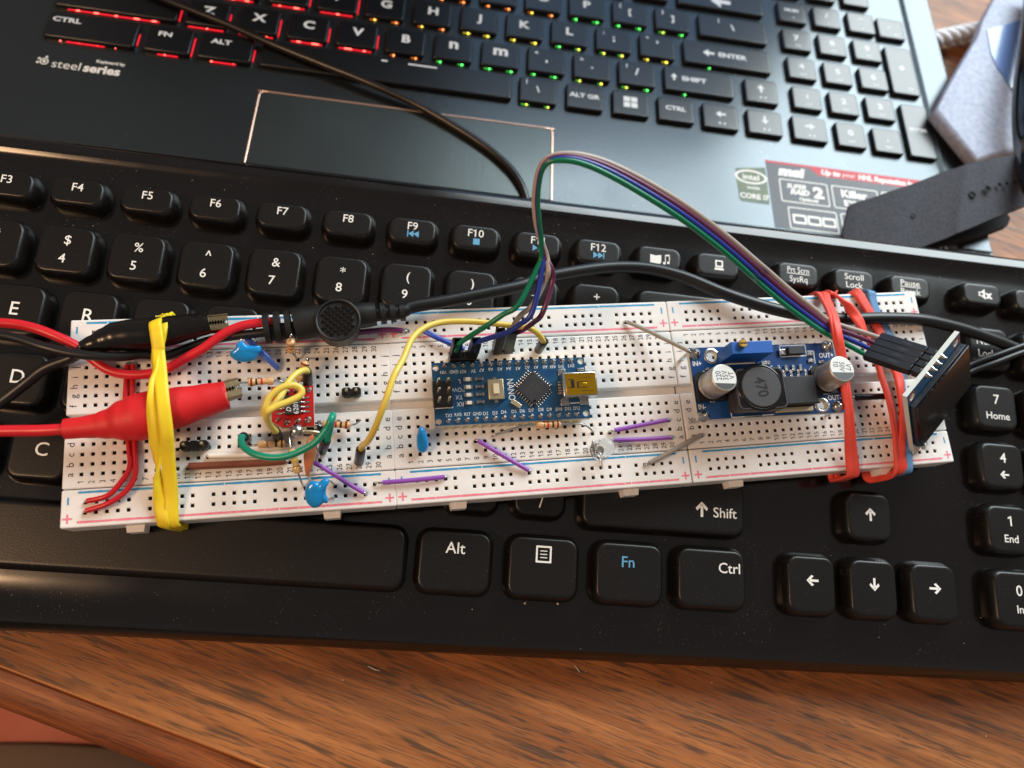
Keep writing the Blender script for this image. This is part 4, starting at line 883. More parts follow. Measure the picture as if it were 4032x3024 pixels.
# ================================================================== SMALL RED MODULE
def poly_at(crop, pts, z): return [tuple(at(crop, x, y, z)[:2]) for x, y in pts]
ZR = 4.6
rm = thing('red_module', 'small red amplifier module with an eight-legged chip', 'circuit board', at('U', 1000, 1100, 0))
out = poly_at('U', [(695, 828), (1302, 806), (1320, 1390), (850, 1412), (700, 1330)], ZR); out = list(reversed(out))
mb = plate(out, [], ZR - 1.6, ZR, 'pcb_red', 'pcb_edge'); mb.build('circuit_board', rm)
cc = at('U', 1005, 1100, ZR); w = (at('U', 1110, 1100, ZR) - at('U', 900, 1100, ZR)).length; hh = (at('U', 1000, 960, ZR) - at('U', 1000, 1230, ZR)).length
M = Matrix.Translation(cc) @ Matrix.Rotation(R(1.5), 4, 'Z')
mb = MB(); mb.box((0, 0, .95), (w, hh, 1.3), 'chip_black', M, .15); ch_ = mb.build('chip', rm)
mb = MB(); mb.text('6201', .9, -1.0, 1.61, 1.75, 'silk_white', math.pi / 2, 1, M); mb.text('D', -.9, -1.2, 1.61, 1.7, 'silk_white', math.pi / 2, 1, M, shear=.3); mb.text('9', -.8, 1.0, 1.61, 1.5, 'silk_white', math.pi / 2, 1, M); mb.build('marking', ch_)
for sx in (-1, 1):
    for i in range(4):
        y = 1.95 - 1.25 * i
        mb = MB(); mb.tube([M @ Vector((sx * (w / 2 - .1), y, .8)), M @ Vector((sx * (w / 2 + .5), y, .75)), M @ Vector((sx * (w / 2 + 1.0), y, .2)), M @ Vector((sx * (w / 2 + 2.6), y, .12))], [.28, .28, .32, .26], 'solder', 8, 4, .8); mb.build('leg', ch_)
for x, y, r in ((920, 1335, .95), (1075, 1320, .9), (1225, 1300, 1.0), (790, 1300, .7), (1230, 865, .95), (920, 905, .9), (1040, 885, .8)):
    mb = MB(); mb.lathe([(r, 0), (r * .9, .25), (r * .5, .7), (.3, 1.0), (.28, 1.25)], 'solder', 14, Matrix.Translation(at('U', x, y, ZR))); mb.build('solder_joint', rm)
mb = MB()
for i in range(4): mb.box(tuple(at('U', 790 + 145 * i, 1310 - 8 * i, ZR - 2.9)), (2.4, 2.4, 2.6), 'plug_black')
for i in range(4): mb.box(tuple(at('U', 770 + 150 * i, 900 - 10 * i, ZR - 2.9)), (2.4, 2.4, 2.6), 'plug_black')
mb.build('header_strip', rm)

# ================================================================== MICROCONTROLLER BOARD
ZN = 4.1
nb = thing('microcontroller_board', 'blue microcontroller board with a gold mini USB socket', 'circuit board', at('N', 1080, 720, 0))
def n2(x, y, z=ZN): return at('N', x, y, z)
oc = [n2(170, 380), n2(1925, 308), n2(1985, 1000), n2(215, 1108)]
nx0 = (oc[0].x + oc[3].x) / 2; nx1 = (oc[1].x + oc[2].x) / 2; ny0 = (oc[2].y + oc[3].y) / 2; ny1 = (oc[0].y + oc[1].y) / 2
nang = .004
hl = [(n2(218, 436).x, n2(218, 436).y, .82), (n2(1878, 358).x, n2(1878, 358).y, .82), (n2(1940, 955).x, n2(1940, 955).y, .82), (n2(253, 1050).x, n2(253, 1050).y, .82)]
mb = plate([(nx0, ny0), (nx1, ny0), (nx1, ny1), (nx0, ny1)], hl, ZN - 1.6, ZN, 'pcb_blue', 'pcb_edge'); pcb = mb.build('circuit_board', nb)
xs0, xs1 = n2(362, 1040).x, n2(1835, 955).x; ys0, ys1 = n2(1100, 995).y - .1, n2(1050, 378).y
sj = MB(); sj.lathe([(.82, 0), (.76, .18), (.42, .45), (.28, .7), (.24, .95), (.1, 1.0)], 'solder', 14); sjm = mesh_of(sj, 'solder_joint')
for yy in (ys0, ys1):
    mb = MB(); mb.box(((xs0 + xs1) / 2, yy, ZN - 2.85), (15 * P_ * 1.0, 2.4, 2.45), 'header_cream', bev=.12, seg=1)
    for i in range(16): mb.prism([(xs0 - P_ / 2 + i * P_ - .35, yy - 1.6), (xs0 - P_ / 2 + i * P_ + .35, yy - 1.6), (xs0 - P_ / 2 + i * P_ + .2, yy - 1.1), (xs0 - P_ / 2 + i * P_ - .2, yy - 1.1)], ZN - 4.0, ZN - 1.7, 'header_cream')
    mb.build('header_strip', nb)
    for i in range(15): inst(sjm, 'solder_joint', nb, Vector((xs0 + (xs1 - xs0) * i / 14, yy, ZN)) - ORG[nb.name], random.uniform(0, 3))
# silkscreen
mb = MB()
for i, t in enumerate(['TX1', 'RX0', 'RST', 'GND', 'D2', 'D3', 'D4', 'D5', 'D6', 'D7', 'D8', 'D9', 'D10', 'D11', 'D12']):
    x, y = [(368, 985), (475, 975), (585, 970), (697, 965), (793, 962), (900, 955), (1000, 945), (1118, 938), (1213, 932), (1316, 925), (1428, 917), (1522, 915), (1633, 912), (1735, 908), (1836, 900)][i]
    p = n2(x, y); mb.text(t, p.x, p.y + .18, ZN + .02, 1.32, 'silk_white', 0, .82 if len(t) > 2 else .9)
for i, t in enumerate(['VIN', 'GND', 'RST', '5V', 'A7', 'A6', 'A5', 'A4', 'A3', 'A2', 'A1', 'A0', 'REF', '3V3', 'D13']):
    x, y = [(308, 485), (428, 478), (530, 475), (650, 470), (747, 457), (850, 450), (957, 447), (1057, 440), (1165, 440), (1270, 428), (1372, 425), (1475, 422), (1558, 418), (1658, 415), (1770, 408)][i]
    p = n2(x, y); mb.text(t, p.x, p.y, ZN + .02, 1.32, 'silk_white', math.pi, .82 if len(t) > 2 else .9)
for t, x, y in (('L', 490, 590), ('POW', 475, 685), ('TX', 488, 770), ('RX', 500, 850)): p = n2(x, y); mb.text(t, p.x, p.y, ZN + .02, 1.7, 'silk_white', math.pi, .9)
p = n2(1085, 680); mb.text('NANO', p.x, p.y, ZN + .02, 2.7, 'silk_white', -math.pi / 2 + .03, .75)
def seg(pts, w=.12):
    for a, b in zip(pts, pts[1:]):
        a, b = Vector((a.x, a.y, ZN + .03)), Vector((b.x, b.y, ZN + .03)); d = (b - a).normalized(); s_ = Vector((-d.y, d.x, 0)) * w; mb.quad(a - s_, b - s_, b + s_, a + s_, 'silk_white')
seg([n2(215, 900), n2(415, 888), n2(410, 850)]); seg([n2(385, 640), n2(400, 640), n2(402, 665)]); seg([n2(1750, 838), n2(1870, 832)])
mb.build('silkscreen', pcb)
# traces as raised copper under the mask
mb = MB()
for i in range(9):
    a = n2(880 + 12 * i, 900 - 8 * i, ZN + .012); b = n2(1010 + 11 * i, 790 - 8 * i, ZN + .012)
    d = (b - a).normalized(); s_ = Vector((-d.y, d.x, 0)) * .07; mb.quad(a - s_, b - s_, b + s_, a + s_, 'pcb_blue_bright')
for i in range(7):
    a = n2(1420 + 22 * i, 470 + 3 * i, ZN + .012); b = n2(1540 + 18 * i, 560 - 22 * i, ZN + .012)
    d = (b - a).normalized(); s_ = Vector((-d.y, d.x, 0)) * .07; mb.quad(a + s_, b + s_, b - s_, a - s_, 'pcb_blue_bright')
for i in range(8):
    a = n2(1480 + 25 * i, 850, ZN + .012); b = n2(1482 + 25 * i, 760, ZN + .012)
    d = (b - a).normalized(); s_ = Vector((-d.y, d.x, 0)) * .07; mb.quad(a - s_, b - s_, b + s_, a + s_, 'pcb_blue_bright')
mb.build('traces', pcb)
# square chip at 45 degrees
cc = n2(1340, 665, ZN + .6); M = Matrix.Translation((cc.x, cc.y, ZN)) @ Matrix.Rotation(R(45 - 1.5), 4, 'Z')
mb = MB(); mb.box((0, 0, .65), (6.9, 6.9, 1.0), 'chip_black', M, .14); chp = mb.build('chip', nb)
mb = MB(); Mt = M @ Matrix.Rotation(R(0), 4, 'Z')
mb.text('ATMEL', -.4, .9, 1.17, 1.0, 'chip_engrave', R(0), 1.1, M); mb.text('MEGA328P', -.2, -.4, 1.17, .85, 'chip_engrave', 0, 1, M); mb.text('AU 1542', -.2, -1.5, 1.17, .85, 'chip_engrave', 0, 1, M)
mb.add([(-2.6 + .4 * math.cos(2 * math.pi * k / 14), -2.6 + .4 * math.sin(2 * math.pi * k / 14), 1.16) for k in range(14)], [tuple(range(14))], 'ferrite_glue', False, M); mb.build('marking', chp)
lg = MB(); lg.tube([(0, 3.3, .75), (0, 3.75, .72), (0, 3.95, .15), (0, 4.6, .1)], .2, 'solder', 6, 3, .6); lgm = mesh_of(lg, 'leg')
for sd in range(4):
    for i in range(8):
        MM_ = M @ Matrix.Rotation(sd * math.pi / 2, 4, 'Z') @ Matrix.Translation((-2.8 + .8 * i, 0, 0))
        o = inst(lgm, 'leg', chp, MM_.translation - ORG[chp.name]); o.rotation_euler = MM_.to_euler()
# reset button
def bx(crop, x0, x1, y0, y1, z): 
    a, b = at(crop, x0, y1, z), at(crop, x1, y0, z); return (a.x + b.x) / 2, (a.y + b.y) / 2, abs(b.x - a.x), abs(b.y - a.y)
x, y, w, hh = bx('N', 828, 990, 560, 800, ZN + 1)
mb = MB(); mb.box((x, y, ZN + .8), (w, hh, 1.5), 'nickel_gold', bev=.2); mb.box((x, y + hh / 2 + .3, ZN + .3), (1.0, .9, .25), 'solder'); mb.box((x, y - hh / 2 - .3, ZN + .3), (1.0, .9, .25), 'solder'); rb = mb.build('reset_button', nb)
mb = MB(); mb.box((x, y, ZN + 1.75), (w * .36, hh * .5, .9), 'header_cream', bev=.12); mb.build('plunger', rb)
for i in range(4):
    x, y, w, hh = bx('N', 538 + 6 * i, 635 + 6 * i, 540 + 90 * i, 587 + 89 * i, ZN + .5)
    mb = MB(); mb.box((x, y, ZN + .45), (w * .55, hh, .8), 'led_white', bev=.12); mb.box((x - w * .38, y, ZN + .3), (w * .25, hh, .5), 'solder'); mb.box((x + w * .38, y, ZN + .3), (w * .25, hh, .5), 'solder'); mb.build('indicator_led', nb)
    x, y, w, hh = bx('N', 672 + 6 * i, 768 + 4 * i, 538 + 88 * i, 578 + 88 * i, ZN + .5)
    mb = MB(); mb.box((x, y, ZN + .3), (w * .55, hh, .55), 'chip_black'); mb.box((x - w * .38, y, ZN + .28), (w * .25, hh, .5), 'solder'); mb.box((x + w * .38, y, ZN + .28), (w * .25, hh, .5), 'solder'); mb.text('102', x, y, ZN + .6, .8, 'chip_print', math.pi); mb.build('chip_resistor', nb)
# programming header
x, y, w, hh = bx('N', 195, 400, 590, 880, ZN + 1.5)
mb = MB(); mb.box((x, y, ZN + 1.3), (w, hh, 2.5), 'plug_black', bev=.15); ih = mb.build('pin_header_block', nb)
for i in range(2):
    for j in range(3):
        mb = MB(); mb.box((x - 1.27 + 2.54 * i, y - 2.54 + 2.54 * j, ZN + 5.0), (.62, .62, 6.6), 'nickel_gold', bev=.12, seg=1); mb.build('pin', ih)
# crystal
cc = n2(1140, 850); M = Matrix.Translation((cc.x, cc.y, ZN + .4)) @ Matrix.Rotation(R(-38), 4, 'Z'); mb = MB(); mb.box((0, 0, 0), (3.1, 1.3, .8), 'nickel_gold', M, .12); mb.build('crystal', nb)
# USB socket
UZ = ZN + 3.9
x, y, w, hh = bx('N', 1690, 2055, 468, 762, UZ)
us = MB(); us.box((x, y, ZN + 2.0), (w, hh, 3.8), 'steel', bev=.35); uo = us.build('usb_socket', nb)
mb = MB(); mb.box((x + .3, y - .0, UZ + .02), (w * .88, hh * .9, .12), 'gold_metal', bev=.05, seg=1)
uo2 = mb.build('top_plate', uo)
mb = MB()
def slot(x0, x1, y0, y1):
    a, b, c, d = bx('N', x0, x1, y0, y1, UZ + .1); mb.box((a, b, UZ + .09), (c, d, .02), 'band_black')
for r_ in ((1865, 2010, 493, 505), (1865, 2005, 535, 545), (1890, 2030, 685, 697), (1890, 2035, 728, 738), (1735, 1800, 560, 572), (1775, 1805, 572, 660), (1740, 1800, 652, 664), (1845, 1856, 590, 660), (1856, 1960, 583, 594), (1856, 1965, 654, 664)): slot(*r_)
mb.build('slots', uo)
mb = MB(); a, b, c, d = bx('N', 1890, 1950, 600, 648, UZ + .1); mb.box((a, b, UZ + .2), (c, d, .3), 'gold_metal', bev=.1); mb.build('spring', uo)
for x0, x1, y0, y1 in ((1622, 1700, 445, 520), (1840, 1915, 435, 468), (1655, 1745, 790, 870), (1880, 1960, 775, 860)):
    a, b, c, d = bx('N', x0, x1, y0, y1, ZN + .2); mb = MB(); mb.box((a, b, ZN + .2), (c, d, .4), 'solder', bev=.1); mb.build('mounting_tab', uo)
for i in range(5):
    a = n2(1660, 595 + 32 * i, ZN + .2); mb = MB(); mb.box((a.x, a.y, ZN + .2), (1.8, .45, .3), 'nickel_gold', bev=.06, seg=1); mb.build('contact', uo)

# ================================================================== CONVERTER BOARD
ZK = 8.6
cv = thing('converter_board', 'blue voltage converter board with two metal capacitors and a black coil', 'circuit board', at('K', 1000, 700, 0))
def k2(x, y, z=ZK): return at('K', x, y, z)
oc = [k2(160, 272), k2(1800, 192), k2(1915, 985), k2(245, 1105)]
kx0 = (oc[0].x + oc[3].x) / 2; kx1 = max(oc[1].x, oc[2].x) - .2; ky0 = (oc[2].y + oc[3].y) / 2; ky1 = (oc[0].y + oc[1].y) / 2
h1, h2 = k2(415, 355), k2(1680, 915)
mb = plate([(kx0, ky0), (kx1, ky0), (kx1, ky1), (kx0, ky1)], [(h1.x, h1.y, 1.45), (h2.x, h2.y, 1.45)], ZK - 1.6, ZK, 'pcb_blue_bright', 'pcb_edge'); kp = mb.build('circuit_board', cv)
for h_ in (h1, h2):
    mb = MB(); mb.lathe([(1.5, -.8), (1.5, .02), (1.6, .06), (2.3, .06), (2.35, 0)], 'steel', 24, Matrix.Translation((h_.x, h_.y, ZK)), False, False); mb.build('hole_ring', cv)
mb = MB()
for t, x, y in (('IN+', 245, 440), ('IN-', 305, 935), ('OUT+', 1725, 345), ('OUT-', 1820, 830)): p = k2(x, y); mb.text(t, p.x, p.y, ZK + .02, 2.0, 'silk_white', .0, .85, bold=.02)
def kseg(pts, w=.14):
    for a, b in zip(pts, pts[1:]):
        a, b = Vector((a.x, a.y, ZK + .03)), Vector((b.x, b.y, ZK + .03)); d = (b - a).normalized(); s_ = Vector((-d.y, d.x, 0)) * w; mb.quad(a - s_, b - s_, b + s_, a + s_, 'silk_white')
kseg([k2(550, 292), k2(578, 450), k2(905, 432), k2(910, 470)]); kseg([k2(605, 840), k2(645, 1060), k2(1125, 1025)]); kseg([k2(330, 525), k2(225, 600), k2(258, 870)]); kseg([k2(1190, 240), k2(1480, 228), k2(1500, 350), k2(1208, 365), k2(1190, 240)])
kseg([k2(1510, 300), k2(1580, 298), k2(1600, 440)]); kseg([k2(1560, 470), k2(1530, 520), k2(1545, 620)])
mb.build('silkscreen', kp)
for x, y in ((218, 330), (320, 1045), (1730, 245), (1855, 935)):
    p = k2(x, y); mb = MB(); mb.lathe([(1.75, 0), (1.7, .3), (1.3, .8), (.8, 1.25), (.5, 1.9), (.2, 2.0)], 'solder', 14, Matrix.Translation((p.x, p.y, ZK)) @ Matrix.Rotation(random.random(), 4, 'Z')); mb.build('solder_joint', cv)
for x, y in ((215, 385), (320, 1070), (1860, 965)):
    p = k2(x, y); mb = MB(); mb.box((p.x, p.y, ZK + .12), (1.3, .7, .24), 'wire_green', bev=.08, seg=1); mb.build('flux_spot', cv)
for x, y in ((kx0 + .9, ky1 - 1), (kx0 + .9, ky0 + 1), (kx1 - .9, ky1 - 1), (kx1 - .9, ky0 + 1)):
    mb = MB(); mb.box((x, y, (ZK - 1.6) / 2 - .4), (.64, .64, ZK - .8), 'steel'); mb.build('support_pin', cv)
def can_cap(bx_, by_, tx_, ty_, hgt, r, txts, dark, trot=math.pi / 2 + .05):
    b = k2(bx_, by_, ZK + 1.0); t = k2(tx_, ty_, ZK + hgt); zax = Vector((0, 0, 1))
    M = Matrix.Translation((t.x * .5 + b.x * .5, t.y * .5 + b.y * .5, ZK)); M = Matrix.Translation((b.x, b.y, ZK))
    q = (t - Vector((b.x, b.y, ZK + 1.0))).normalized().to_track_quat('Z', 'Y').to_matrix().to_4x4()
    base = MB(); s_ = r + .25; base.prism([(b.x - s_, b.y - s_), (b.x + s_, b.y - s_), (b.x + s_, b.y + s_), (b.x - s_ + 1.2, b.y + s_), (b.x - s_, b.y + s_ - 1.2)], ZK + .02, ZK + 1.2, 'plug_black')
    bo_ = base.build('capacitor_base', cv)
    Mc = Matrix.Translation((b.x, b.y, ZK + 1.0)) @ q; L = (t - Vector((b.x, b.y, ZK + 1.0))).length
    mb = MB(); mb.lathe([(r * .94, 0), (r, .2), (r, .9), (r * .96, 1.1), (r, 1.35), (r, L - .35), (r * .96, L - .08), (r * .9, L)], 'cap_aluminium', 40, Mc, True, False); can = mb.build('capacitor_can', cv)
    mb = MB(); n = 40; rr = r * .9
    mb.add([(rr * math.cos(2 * math.pi * k / n), rr * math.sin(2 * math.pi * k / n), L) for k in range(n)], [tuple(range(n))], 'cap_top', False, Mc)
    mb.build('top', can)
    mb = MB(); a0 = q.to_euler().z
    iq = q.to_3x3().inverted(); ex = iq @ Vector((1, 0, 0)); rot = math.atan2(ex.y, ex.x)
    Mt = Mc @ Matrix.Rotation(rot, 4, 'Z')
    ang0, ang1 = dark; pts = [(rr * .985 * math.cos(R(ang0 + (ang1 - ang0) * k / 16)), rr * .985 * math.sin(R(ang0 + (ang1 - ang0) * k / 16)), L + .02) for k in range(17)]
    mb.add(pts, [tuple(range(17))], 'band_black', False, Mt)
    for tt, x, y in txts: mb.text(tt, x, y, L + .03, 2.3, 'band_black', trot, .78, Mt)
    mb.build('marking', can)
can_cap(400, 700, 560, 600, 8.5, 3.95, [('220', -1.7, .5), ('35V', .25, .6), ('VT', 2.2, .6)], (206, 330))
can_cap(1720, 620, 1910, 500, 9.0, 3.9, [('VT', 2.0, .4), ('50V', .1, .6), ('10', -1.7, 1.4)], (196, 340), -math.pi / 2 - .2)
# coil
x, y, w, hh = bx('K', 725, 1215, 480, 985, ZK + 5.5); zc = ZK
mb = MB(); b0 = k2(870, 850, ZK); mb.rings([rrect(x - w / 2 - .2, x + w / 2 - .3, y - hh / 2 + .2, y + hh / 2 - .2, 1.6, z) for z in (ZK + .05, ZK + 2.0)] + [rrect(x - w / 2, x + w / 2, y - hh / 2, y + hh / 2, 1.8, z) for z in (ZK + 2.6, ZK + 5.6)] + [rrect(x - w / 2 + .3, x + w / 2 - .3, y - hh / 2 + .3, y + hh / 2 - .3, 1.6, ZK + 6.0)], 'ferrite', smooth=False); co = mb.build('coil', cv)
mb = MB(); cx_, cy_ = x - .1, y + .3
mb.lathe([(w / 2 * .93, 6.02), (w / 2 * .92, 6.15), (w / 2 * .84, 6.25), (w / 2 * .80, 6.12)], 'ferrite_glue', 32, Matrix.Translation((cx_, cy_, ZK))); mb.rings([rrect(x - w / 2 + .55, x + w / 2 - .55, y - hh / 2 + .55, y + hh / 2 - .55, 1.4, z_) for z_ in (ZK + 5.9, ZK + 6.05)], 'ferrite_glue', False, True, False); mb.build('glue_ring', co)
mb = MB(); mb.lathe([(w / 2 * .79, 6.05), (w / 2 * .79, 6.5), (w / 2 * .75, 6.62)], 'ferrite', 36, Matrix.Translation((cx_, cy_, ZK))); top_ = mb.build('core', co)
mb = MB(); mb.text('470', cx_, cy_, ZK + 6.64, 4.4, 'band_black', -math.pi / 2 + .12, .85, bold=.02); mb.build('marking', top_)
# regulator
x, y, w, hh = bx('K', 1195, 1585, 575, 910, ZK + 4.2)
mb = MB(); mb.box((x, y, ZK + 2.2), (w, hh, 4.2), 'chip_black', bev=.2); rg_ = mb.build('regulator', cv)
x2, y2, w2, h2_ = bx('K', 1150, 1570, 925, 1005, ZK + 1.0); mb = MB(); mb.box((x2, y2, ZK + .7), (w2, h2_, 1.2), 'nickel_gold', bev=.15); mb.build('metal_tab', rg_)
for i in range(5):
    p0 = Vector((x - w * .38 + w * .19 * i, y + hh / 2, 0)); mb = MB()
    mb.box((p0.x, p0.y + .9, ZK + 2.6), (.85, 1.9, .5), 'solder', bev=.1, seg=1); mb.box((p0.x, p0.y + 2.1, ZK + 1.5), (.85, .5, 2.4), 'solder', bev=.1, seg=1); mb.box((p0.x, p0.y + 3.2, ZK + .4), (1.0, 2.2, .5), 'solder', bev=.15, seg=1); mb.build('leg', rg_)
# trimmer
x, y, w, hh = bx('K', 640, 1090, 195, 330, ZK + 9); 
mb = MB(); x0, y0 = k2(600, 420, ZK + .3).x, k2(600, 430, ZK + .3).y
mb.box((x, y - 0, ZK + 4.9), (w, hh + .6, 9.6), 'trimmer_blue', bev=.18); tr_ = mb.build('trimmer', cv)
pS = at('K', 770, 205, ZK + 10.5); mb = MB(); mb.lathe([(1.15, 0), (1.15, 1.3), (1.05, 1.5)], 'brass', 20, Matrix.Translation((pS.x, pS.y - .2, ZK + 9.6))); mb.box((pS.x, pS.y - .2, ZK + 11.12), (1.9, .35, .1), 'band_black'); mb.build('screw', tr_)
# diode and small parts
x, y, w, hh = bx('K', 1300, 1460, 245, 335, ZK + 1.8); mb = MB(); mb.box((x, y, ZK + 1.1), (w, hh, 2.0), 'chip_black', bev=.15); mb.box((x - w * .72, y, ZK + .5), (w * .55, hh * .8, .9), 'solder', bev=.2); mb.build('diode', cv)
for x0, x1, y0, y1 in ((1515, 1570, 310, 350), (1520, 1580, 385, 430), (985, 1080, 410, 455), (345, 400, 490, 520), (395, 455, 860, 890), (1640, 1705, 405, 440), (1690, 1760, 765, 800), (785, 990, 1028, 1050)):
    x, y, w, hh = bx('K', x0, x1, y0, y1, ZK + .4); mb = MB(); mb.box((x, y, ZK + .35), (w, hh, .6), 'solder', bev=.12, seg=1); mb.build('solder_pad', cv)

# ================================================================== DISPLAY MODULE (leaning square board with dark glass)
A0, B0, C0 = Vector((230.1, -8.9, 0.3)), Vector((217.4, 4.8, 19.7)), Vector((237.7, 22.6, 20.2))
ez = (B0 - A0).normalized(); ex = (C0 - B0); ex = (ex - ez * ex.dot(ez)).normalized(); en = ex.cross(ez)
if en.z < 0: en = -en
MO = Matrix((ex, ez, en)).transposed().to_4x4(); MO.translation = A0          # local: x along the top edge, y up the board, z out of the screen
dm = thing('display_module', 'square display module with black glass leaning on the right breadboard', 'display', A0)
mb = plate([(0, 0), (27, 0), (27, 27), (0, 27)], [(2.2, 2.2, 1.1), (24.8, 2.2, 1.1), (2.2, 24.8, 1.1), (24.8, 24.8, 1.1)], -1.4, 0, 'pcb_blue', 'pcb_edge_pale'); mb.v = [tuple(MO @ Vector(v)) for v in mb.v]; mb.build('circuit_board', dm)
mb = MB(); mb.box((13.8, 13.4, .85), (26.2, 18.4, 1.5), 'oled_bezel', MO, .08, 1); gl_ = mb.build('panel_body', dm)
mb = MB(); mb.box((14.1, 13.5, 2.0), (26.4, 17.4, .8), 'oled_glass', MO, .12, 1); mb.build('glass', dm)
for x, y in ((2.2, 2.2), (24.8, 2.2), (2.2, 24.8), (24.8, 24.8)):
    mb = MB(); mb.lathe([(1.15, -.05), (1.15, .03), (1.7, .03), (1.75, 0)], 'copper', 16, MO @ Matrix.Translation((x, y, 0)), False, False); mb.build('hole_ring', dm)
for i in range(4):
    mb = MB(); mb.lathe([(.95, 0), (.85, .3), (.4, .9), (.3, 1.6), (.1, 1.7)], 'solder', 12, MO @ Matrix.Translation((9.7 + 2.54 * i, 26.2, 0))); mb.build('solder_joint', dm)
    mb = MB(); mb.box((9.7 + 2.54 * i, 26.2, -2.75), (2.3, 2.4, 2.5), 'plug_black', MO, .2, 1); mb.build('header_block', dm)
    mb = MB(); mb.box((9.7 + 2.54 * i, 26.2, -4.5), (.64, .64, 3.0), 'steel', MO); mb.build('pin', dm)
mb = MB(); mb.box((3.5, 1.2, 1.0), (1.2, 2.4, 1.2), 'steel', MO, .2, 1); mb.build('solder_blob', dm)

# ================================================================== RIBBON CABLE with plugs
rc = thing('ribbon_cable', 'four-wire ribbon cable arching from the microcontroller board to the display', 'cable', at('G', 500, 900, 0))
for i in range(4):
    mb = MB(); MP = MO @ Matrix.Translation((9.7 + 2.54 * i, 26.2, -4.3 - 7)); mb.box((0, 0, 0), (2.5, 2.5, 14), 'plug_black', MP, .14, 1); pl = mb.build('plug', rc)
    mb = MB(); mb.box((0, 1.26, 1.5), (.9, .05, 3.0), 'chip_black', MP); mb.build('latch', pl)
wm_ = ['ribbon_green', 'ribbon_blue', 'ribbon_purple', 'ribbon_grey']
ends = [MO @ Vector((9.7 + 2.54 * i, 26.2, -18.0)) for i in range(4)]
# centre line of the flat part with its width direction, seen in the photograph
cl = [('c', 285, 820, 30), ('c', 258, 680, 34), ('c', 235, 560, 38), ('c', 222, 400, 42), ('c', 232, 250, 46), ('c', 262, 130, 49), ('c', 320, 62, 51), ('c', 420, 38, 52), ('c', 580, 52, 52), ('c', 800, 130, 50), ('c', 1100, 290, 46), ('c', 1400, 480, 41), ('c', 1700, 705, 34), ('c', 1950, 920, 27), ('d', 150, 985, 22), ('d', 330, 1140, 17), ('d', 520, 1285, 13), ('d', 660, 1385, 11)]
# offsets between neighbouring wires (photo pixels of the crop), green is the inner one
off = [(-13, 2), (2, 2), (7, 2), (8, 2), (7, 2), (6, 4), (4, 9), (0, 16), (-4, 21), (-9, 28), (-17, 30), (-22, 29), (-25, 27), (-27, 27), (-28, 28), (-27, 28), (-22, 30), (-16, 30)]
nend = [[('G', 620, 640, 13), ('G', 760, 540, 17), ('G', 1000, 390, 22), ('G', 1250, 220, 25), ('G', 1480, 70, 27.5), ('c', 225, 930, 29)],
        [('G', 890, 620, 13), ('G', 1050, 560, 16), ('G', 1300, 480, 20), ('G', 1500, 360, 23), ('G', 1680, 180, 26), ('c', 268, 940, 29)],
        [('G', 1420, 500, 11), ('G', 1540, 440, 14), ('G', 1700, 330, 19), ('G', 1830, 190, 24), ('c', 352, 1020, 27), ('c', 345, 920, 29)],
        [('G', 1400, 400, 15), ('G', 1440, 320, 18), ('G', 1530, 210, 22), ('G', 1680, 80, 25), ('c', 290, 1030, 27), ('c', 320, 940, 29)]]
for i in range(4):
    s_ = 1.5 - i
    pts = [at(*p) for p in nend[i]]
    pts[0:0] = [pts[0] + Vector((-.6, -.8, -3.5))]
    for (c, x, y, z), (ox, oy) in zip(cl, off): pts.append(at(c, x + ox * s_, y + oy * s_, z))
    pts += [ends[i] * .6 + pts[-1] * .4, ends[i], ends[i] + (MO.to_3x3() @ Vector((0, 0, 2)))]
    mb = MB(); mb.tube(pts, .72, wm_[i], 10, 7); mb.build('wire', rc)
# plugs at the microcontroller end: upright housings open at the top
def nplug(top, bot, wx=2.5):
    top, bot = Vector(top), Vector(bot); d = top - bot; L = d.length; z_ = d.normalized(); x_ = Vector((1, 0, 0)); x_ = (x_ - z_ * x_.dot(z_)).normalized(); y_ = z_.cross(x_)
    M = Matrix((x_, y_, z_)).transposed().to_4x4(); M.translation = bot
    mb = MB(); a = 1.25; b = .85
    def sq(h, z): return [(-h, -h, z), (h, -h, z), (h, h, z), (-h, h, z)]
    mb.rings([sq(a * .8, -.3), sq(a, .2), sq(a, L), sq(b, L), sq(b, L - 4)], 'plug_black', smooth=False, M=M); mb.build('plug', rc)
nplug(at('G', 600, 610, 13.0), at('G', 535, 850, 1.5)); nplug(at('G', 870, 605, 13.0), at('G', 790, 850, 1.5))
nplug(at('G', 1225, 470, 14.0), at('G', 1165, 745, .6)); nplug(at('G', 1390, 440, 14.0), at('G', 1325, 735, .6))
pb = at('G', 665, 850, 2.6); mb = MB(); mb.box((pb.x, pb.y, 2.6), (7.4, 2.5, 5.0), 'plug_black', bev=.2); mb.build('plug_base', rc)
pb = at('G', 690, 760, 5.6); mb = MB(); mb.box((pb.x, pb.y, 5.6), (.64, .64, 2.4), 'nickel_gold', bev=.1, seg=1); mb.build('pin', rc)
